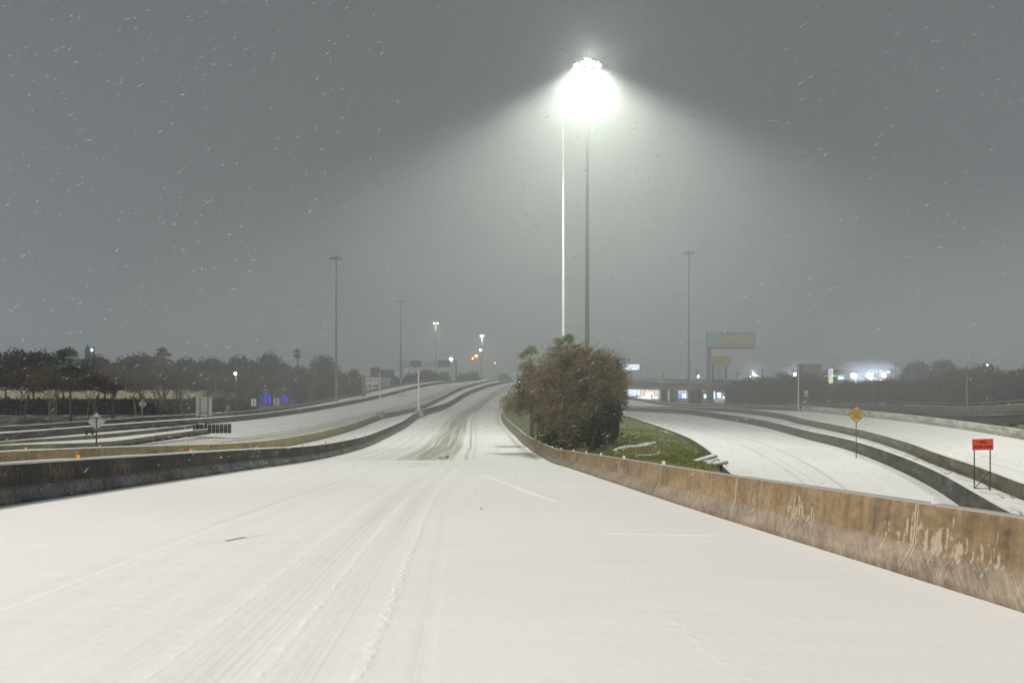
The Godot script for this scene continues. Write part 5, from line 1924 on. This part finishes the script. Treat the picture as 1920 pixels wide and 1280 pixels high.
	# broken boards under snow by the barrier
	for w in [[1322, 45.6, 1.35, 0.25, 0.30, "snowy broken board propped over the pile at the island's near tip"], [1334, 44.4, 0.9, 0.22, -0.25, "short snowy board lying flat in front of the propped one"], [1350, 43.2, 0.8, 0.2, 0.1, "thin snowy slab nearest the white reflector at the island tip"]]:
		var p: Vector3 = find.call(w[0], w[1])
		var o := thing("snowy_board", w[5], "board", p + Vector3(0, 0.22, 0), w[4], "snowy boards at the island tip")
		s = Shape.new()
		s.box(Vector3.ZERO, Vector3(w[2], 0.09, 0.5), Basis(Vector3(0, 0, 1), w[3]))
		part("plank", s, mats.board, o)
		s = Shape.new()
		s.box(Vector3(0, 0.085, 0), Vector3(w[2] * 0.96, 0.07, 0.47), Basis(Vector3(0, 0, 1), w[3]))
		part("snow_cover", s, mats.snow, o)
	c = find.call(1345, 43.8)
	s = Shape.new()
	for k in 9:
		s.ball(c + Vector3(0.11 * k - 0.45, 0.2 + 0.06 * sin(k * 2.1), 0.05 * cos(k)), Vector3(0.16, 0.1, 0.12), 5, 8)
	whole("snow_heap", s, mats.snow, "lumpy little heap of snow between the boards at the island tip", "snow heap")


func build_small_things() -> void:
	var s: Shape
	# end of work sign on its frame, standing in the median
	var foot := at(1843, 930, 44)
	var o := thing("work_sign", "bright orange END WORK ZONE sign on a dark braced frame in the median", "road sign", foot, 0.03)
	var y := at(1840, 833, 44).y - foot.y
	s = Shape.new()
	s.box(Vector3(0, y, 0.03), Vector3(1.18, 0.58, 0.012), Basis(Vector3(0, 0, 1), 0.02))
	part("sign_panel", s, mats.orange_sign, o)
	s = Shape.new()
	for e in [[Vector3(-0.59, y - 0.3, 0.036), Vector3(0.59, y - 0.276, 0.036)], [Vector3(-0.59, y + 0.276, 0.036), Vector3(0.59, y + 0.3, 0.036)]]:
		s.bar(e[0], e[1], 0.02, 0.025)
	part("rim", s, plain("sign_rim", Color(0.45, 0.03, 0.01)), o)
	text("END", 0.13, mats.letter_black, o, Vector3(0, y + 0.12, 0.045))
	text("WORK ZONE", 0.13, mats.letter_black, o, Vector3(0, y - 0.13, 0.045))
	for x in [-0.46, 0.43]:
		s = Shape.new()
		s.bar(Vector3(x, -0.15 if x > 0 else 0.1, 0), Vector3(x, y - 0.1, 0), 0.045, 0.045)
		part("leg", s, mats.dark_metal, o)
	s = Shape.new()
	s.bar(Vector3(-0.46, 0.45, 0.03), Vector3(0.43, 0.42, 0.03), 0.04, 0.04)
	s.bar(Vector3(-0.44, 0.47, 0.035), Vector3(0.42, 1.4, 0.035), 0.035, 0.035)
	s.bar(Vector3(0.41, 0.44, -0.035), Vector3(0.0, 0.95, -0.035), 0.035, 0.035)
	part("brace", s, mats.dark_metal, o)
	var k := 0
	for q in [[1849, 938, 42.6, "leftmost orange sandbag at the foot of the work zone sign"], [1854.5, 943, 42.2, "middle orange sandbag at the foot of the work zone sign"], [1861, 945.5, 42.0, "rightmost orange sandbag at the foot of the work zone sign"]]:
		s = Shape.new()
		s.ball(Vector3(0, 0.05, 0), Vector3(0.15, 0.075, 0.11), 6, 10, Basis(Vector3(0, 0, 1), 0.25))
		s.ball(Vector3(0.1, 0.06, 0.02), Vector3(0.07, 0.06, 0.08), 6, 8)
		var w := whole("sandbag", s, mats.sandbag, q[3], "sandbag", "orange sandbags under the work zone sign")
		w.position = at(q[0], q[1], q[2]) + Vector3(0, 0.03, 0)
		w.rotation.y = k * 0.9
		k += 1
	# black hose in the median snow
	s = Shape.new()
	var hose := spline([at(1866, 948, 42), at(1877, 955, 41), at(1882, 966, 40), at(1893, 978, 38.5), at(1915, 990, 37)], 0.3)
	for i in hose.size() - 1:
		s.tube(hose[i] + Vector3(0, 0.1, 0), hose[i + 1] + Vector3(0, 0.1, 0), 0.11, 0.11, 7, false)
	whole("hose", s, mats.rubber, "thick black hose lying in the median snow near the orange sandbags", "hose")
	# yellow diamond
	var mid := at(1606.5, 777, 62)
	var d := sign_diamond("yellow diamond warning sign with four lines of black lettering", mid, -3.1, 0.96, mats.yellow_sign, true)
	var yy := mid.y + 3.1
	s = Shape.new()
	for e in 4:
		var t0 := PI / 2 * e
		var t1 := PI / 2 * (e + 1)
		s.bar(Vector3(cos(t0) * 0.665, yy + sin(t0) * 0.665, 0.008), Vector3(cos(t1) * 0.665, yy + sin(t1) * 0.665, 0.008), 0.02, 0.022)
	part("border", s, mats.letter_black, d)
	text("YIELD", 0.13, mats.letter_black, d, Vector3(0, yy + 0.26, 0.012))
	text("WAY TO IT", 0.13, mats.letter_black, d, Vector3(0, yy + 0.085, 0.012))
	text("THRU", 0.13, mats.letter_black, d, Vector3(0, yy - 0.09, 0.012))
	text("WORKERS", 0.12, mats.letter_black, d, Vector3(0, yy - 0.265, 0.012))
	# dead weeds in the median
	var weeds := Shape.new()
	var r := RandomNumberGenerator.new()
	r.seed = 55
	var mi := clipped(ramp_outer, 26.0, 75.0)
	for n in 260:
		var p := mi[r.randi() % mi.size()] + Vector3(r.randf_range(0.7, 2.6), 0.2, r.randf_range(-0.8, 0.8))
		if noise(5, 0.3, 2).get_noise_2d(p.x, p.z) < 0.1:
			continue
		weeds.tint = pick([Color(0.16, 0.13, 0.08), Color(0.26, 0.21, 0.13)], r.randf())
		for j in 5:
			var tip := p + Vector3(r.randfn() * 0.3, r.randf_range(0.1, 0.3), r.randfn() * 0.3)
			weeds.tri(p + Vector3(-0.015, 0, 0), p + Vector3(0.015, 0, 0), tip)
	var wd := MeshInstance3D.new()
	wd.name = "weeds"
	wd.mesh = weeds.mesh(mats.leaves)
	add_child(wd, true)
	wd.set_meta("kind", "stuff")
	wd.set_meta("label", "dry straw-coloured weeds poking through the median snow")
	# litter near the joint
	k = 0
	for q in [[838, 857.5, 55.0, 0.10, "larger dark lump of litter on the road at the end of the brown tracks"], [825, 858.5, 54.6, 0.075, "smaller dark lump of litter just left of the larger one on the road"], [902, 954, 17.9, 0.022, "tiny dark twig lying alone on the clean foreground snow"]]:
		s = Shape.new()
		s.ball(Vector3(0, q[3] * 0.3, 0), Vector3(q[3] * 1.3, q[3] * 0.5, q[3]), 5, 7, Basis(Vector3(0.3, 1, 0.2).normalized(), 0.6))
		s.ball(Vector3(q[3] * 0.9, q[3] * 0.25, 0.05), Vector3(q[3] * 0.8, q[3] * 0.3, q[3] * 0.5), 5, 7)
		var w := whole("road_litter", s, mats.dark_wood, q[4], "litter")
		w.position = at(q[0], q[1], q[2])
		k += 1
	# driving snow in the air
	var flake := Shape.new()
	flake.ball(Vector3.ZERO, Vector3(1.9, 0.34, 0.34), 4, 6)
	flake.ball(Vector3(-0.5, 0.14, 0.1), Vector3(0.8, 0.3, 0.3), 4, 6)
	var fm := plain("flake", Color(0.95, 0.95, 0.95), 0.9)
	fm.backlight_enabled = true
	fm.backlight = Color(0.9, 0.9, 0.9)
	fm.transparency = BaseMaterial3D.TRANSPARENCY_ALPHA
	fm.albedo_color.a = 0.16
	var mm := MultiMesh.new()
	mm.transform_format = MultiMesh.TRANSFORM_3D
	mm.mesh = flake.mesh(fm)
	mm.instance_count = 30000
	for n in mm.instance_count:
		var far := 3.5 + 75.0 * pow(r.randf(), 1.3)
		var p := Vector3(r.randf_range(-0.72, 0.72) * far, EYE + r.randf_range(-0.12, 0.55) * far, -far)
		var ax := (Vector3(0.82, 0.36, 0.1) + Vector3(r.randfn(), r.randfn(), r.randfn()) * 0.14).normalized()
		var up := ax.cross(Vector3(0, 0, 1)).normalized()
		var sz := r.randf_range(0.0013, 0.005) * (1.0 + far * 0.02)
		mm.set_instance_transform(n, Transform3D(Basis(ax, up, ax.cross(up)) * Basis.from_scale(Vector3.ONE * sz * Vector3(1.5, 1, 1)), p))
	var mo := MultiMeshInstance3D.new()
	mo.name = "falling_snow"
	mo.multimesh = mm
	add_child(mo, true)
	mo.set_meta("kind", "stuff")
	mo.set_meta("label", "snowflakes driven through the air by the wind")
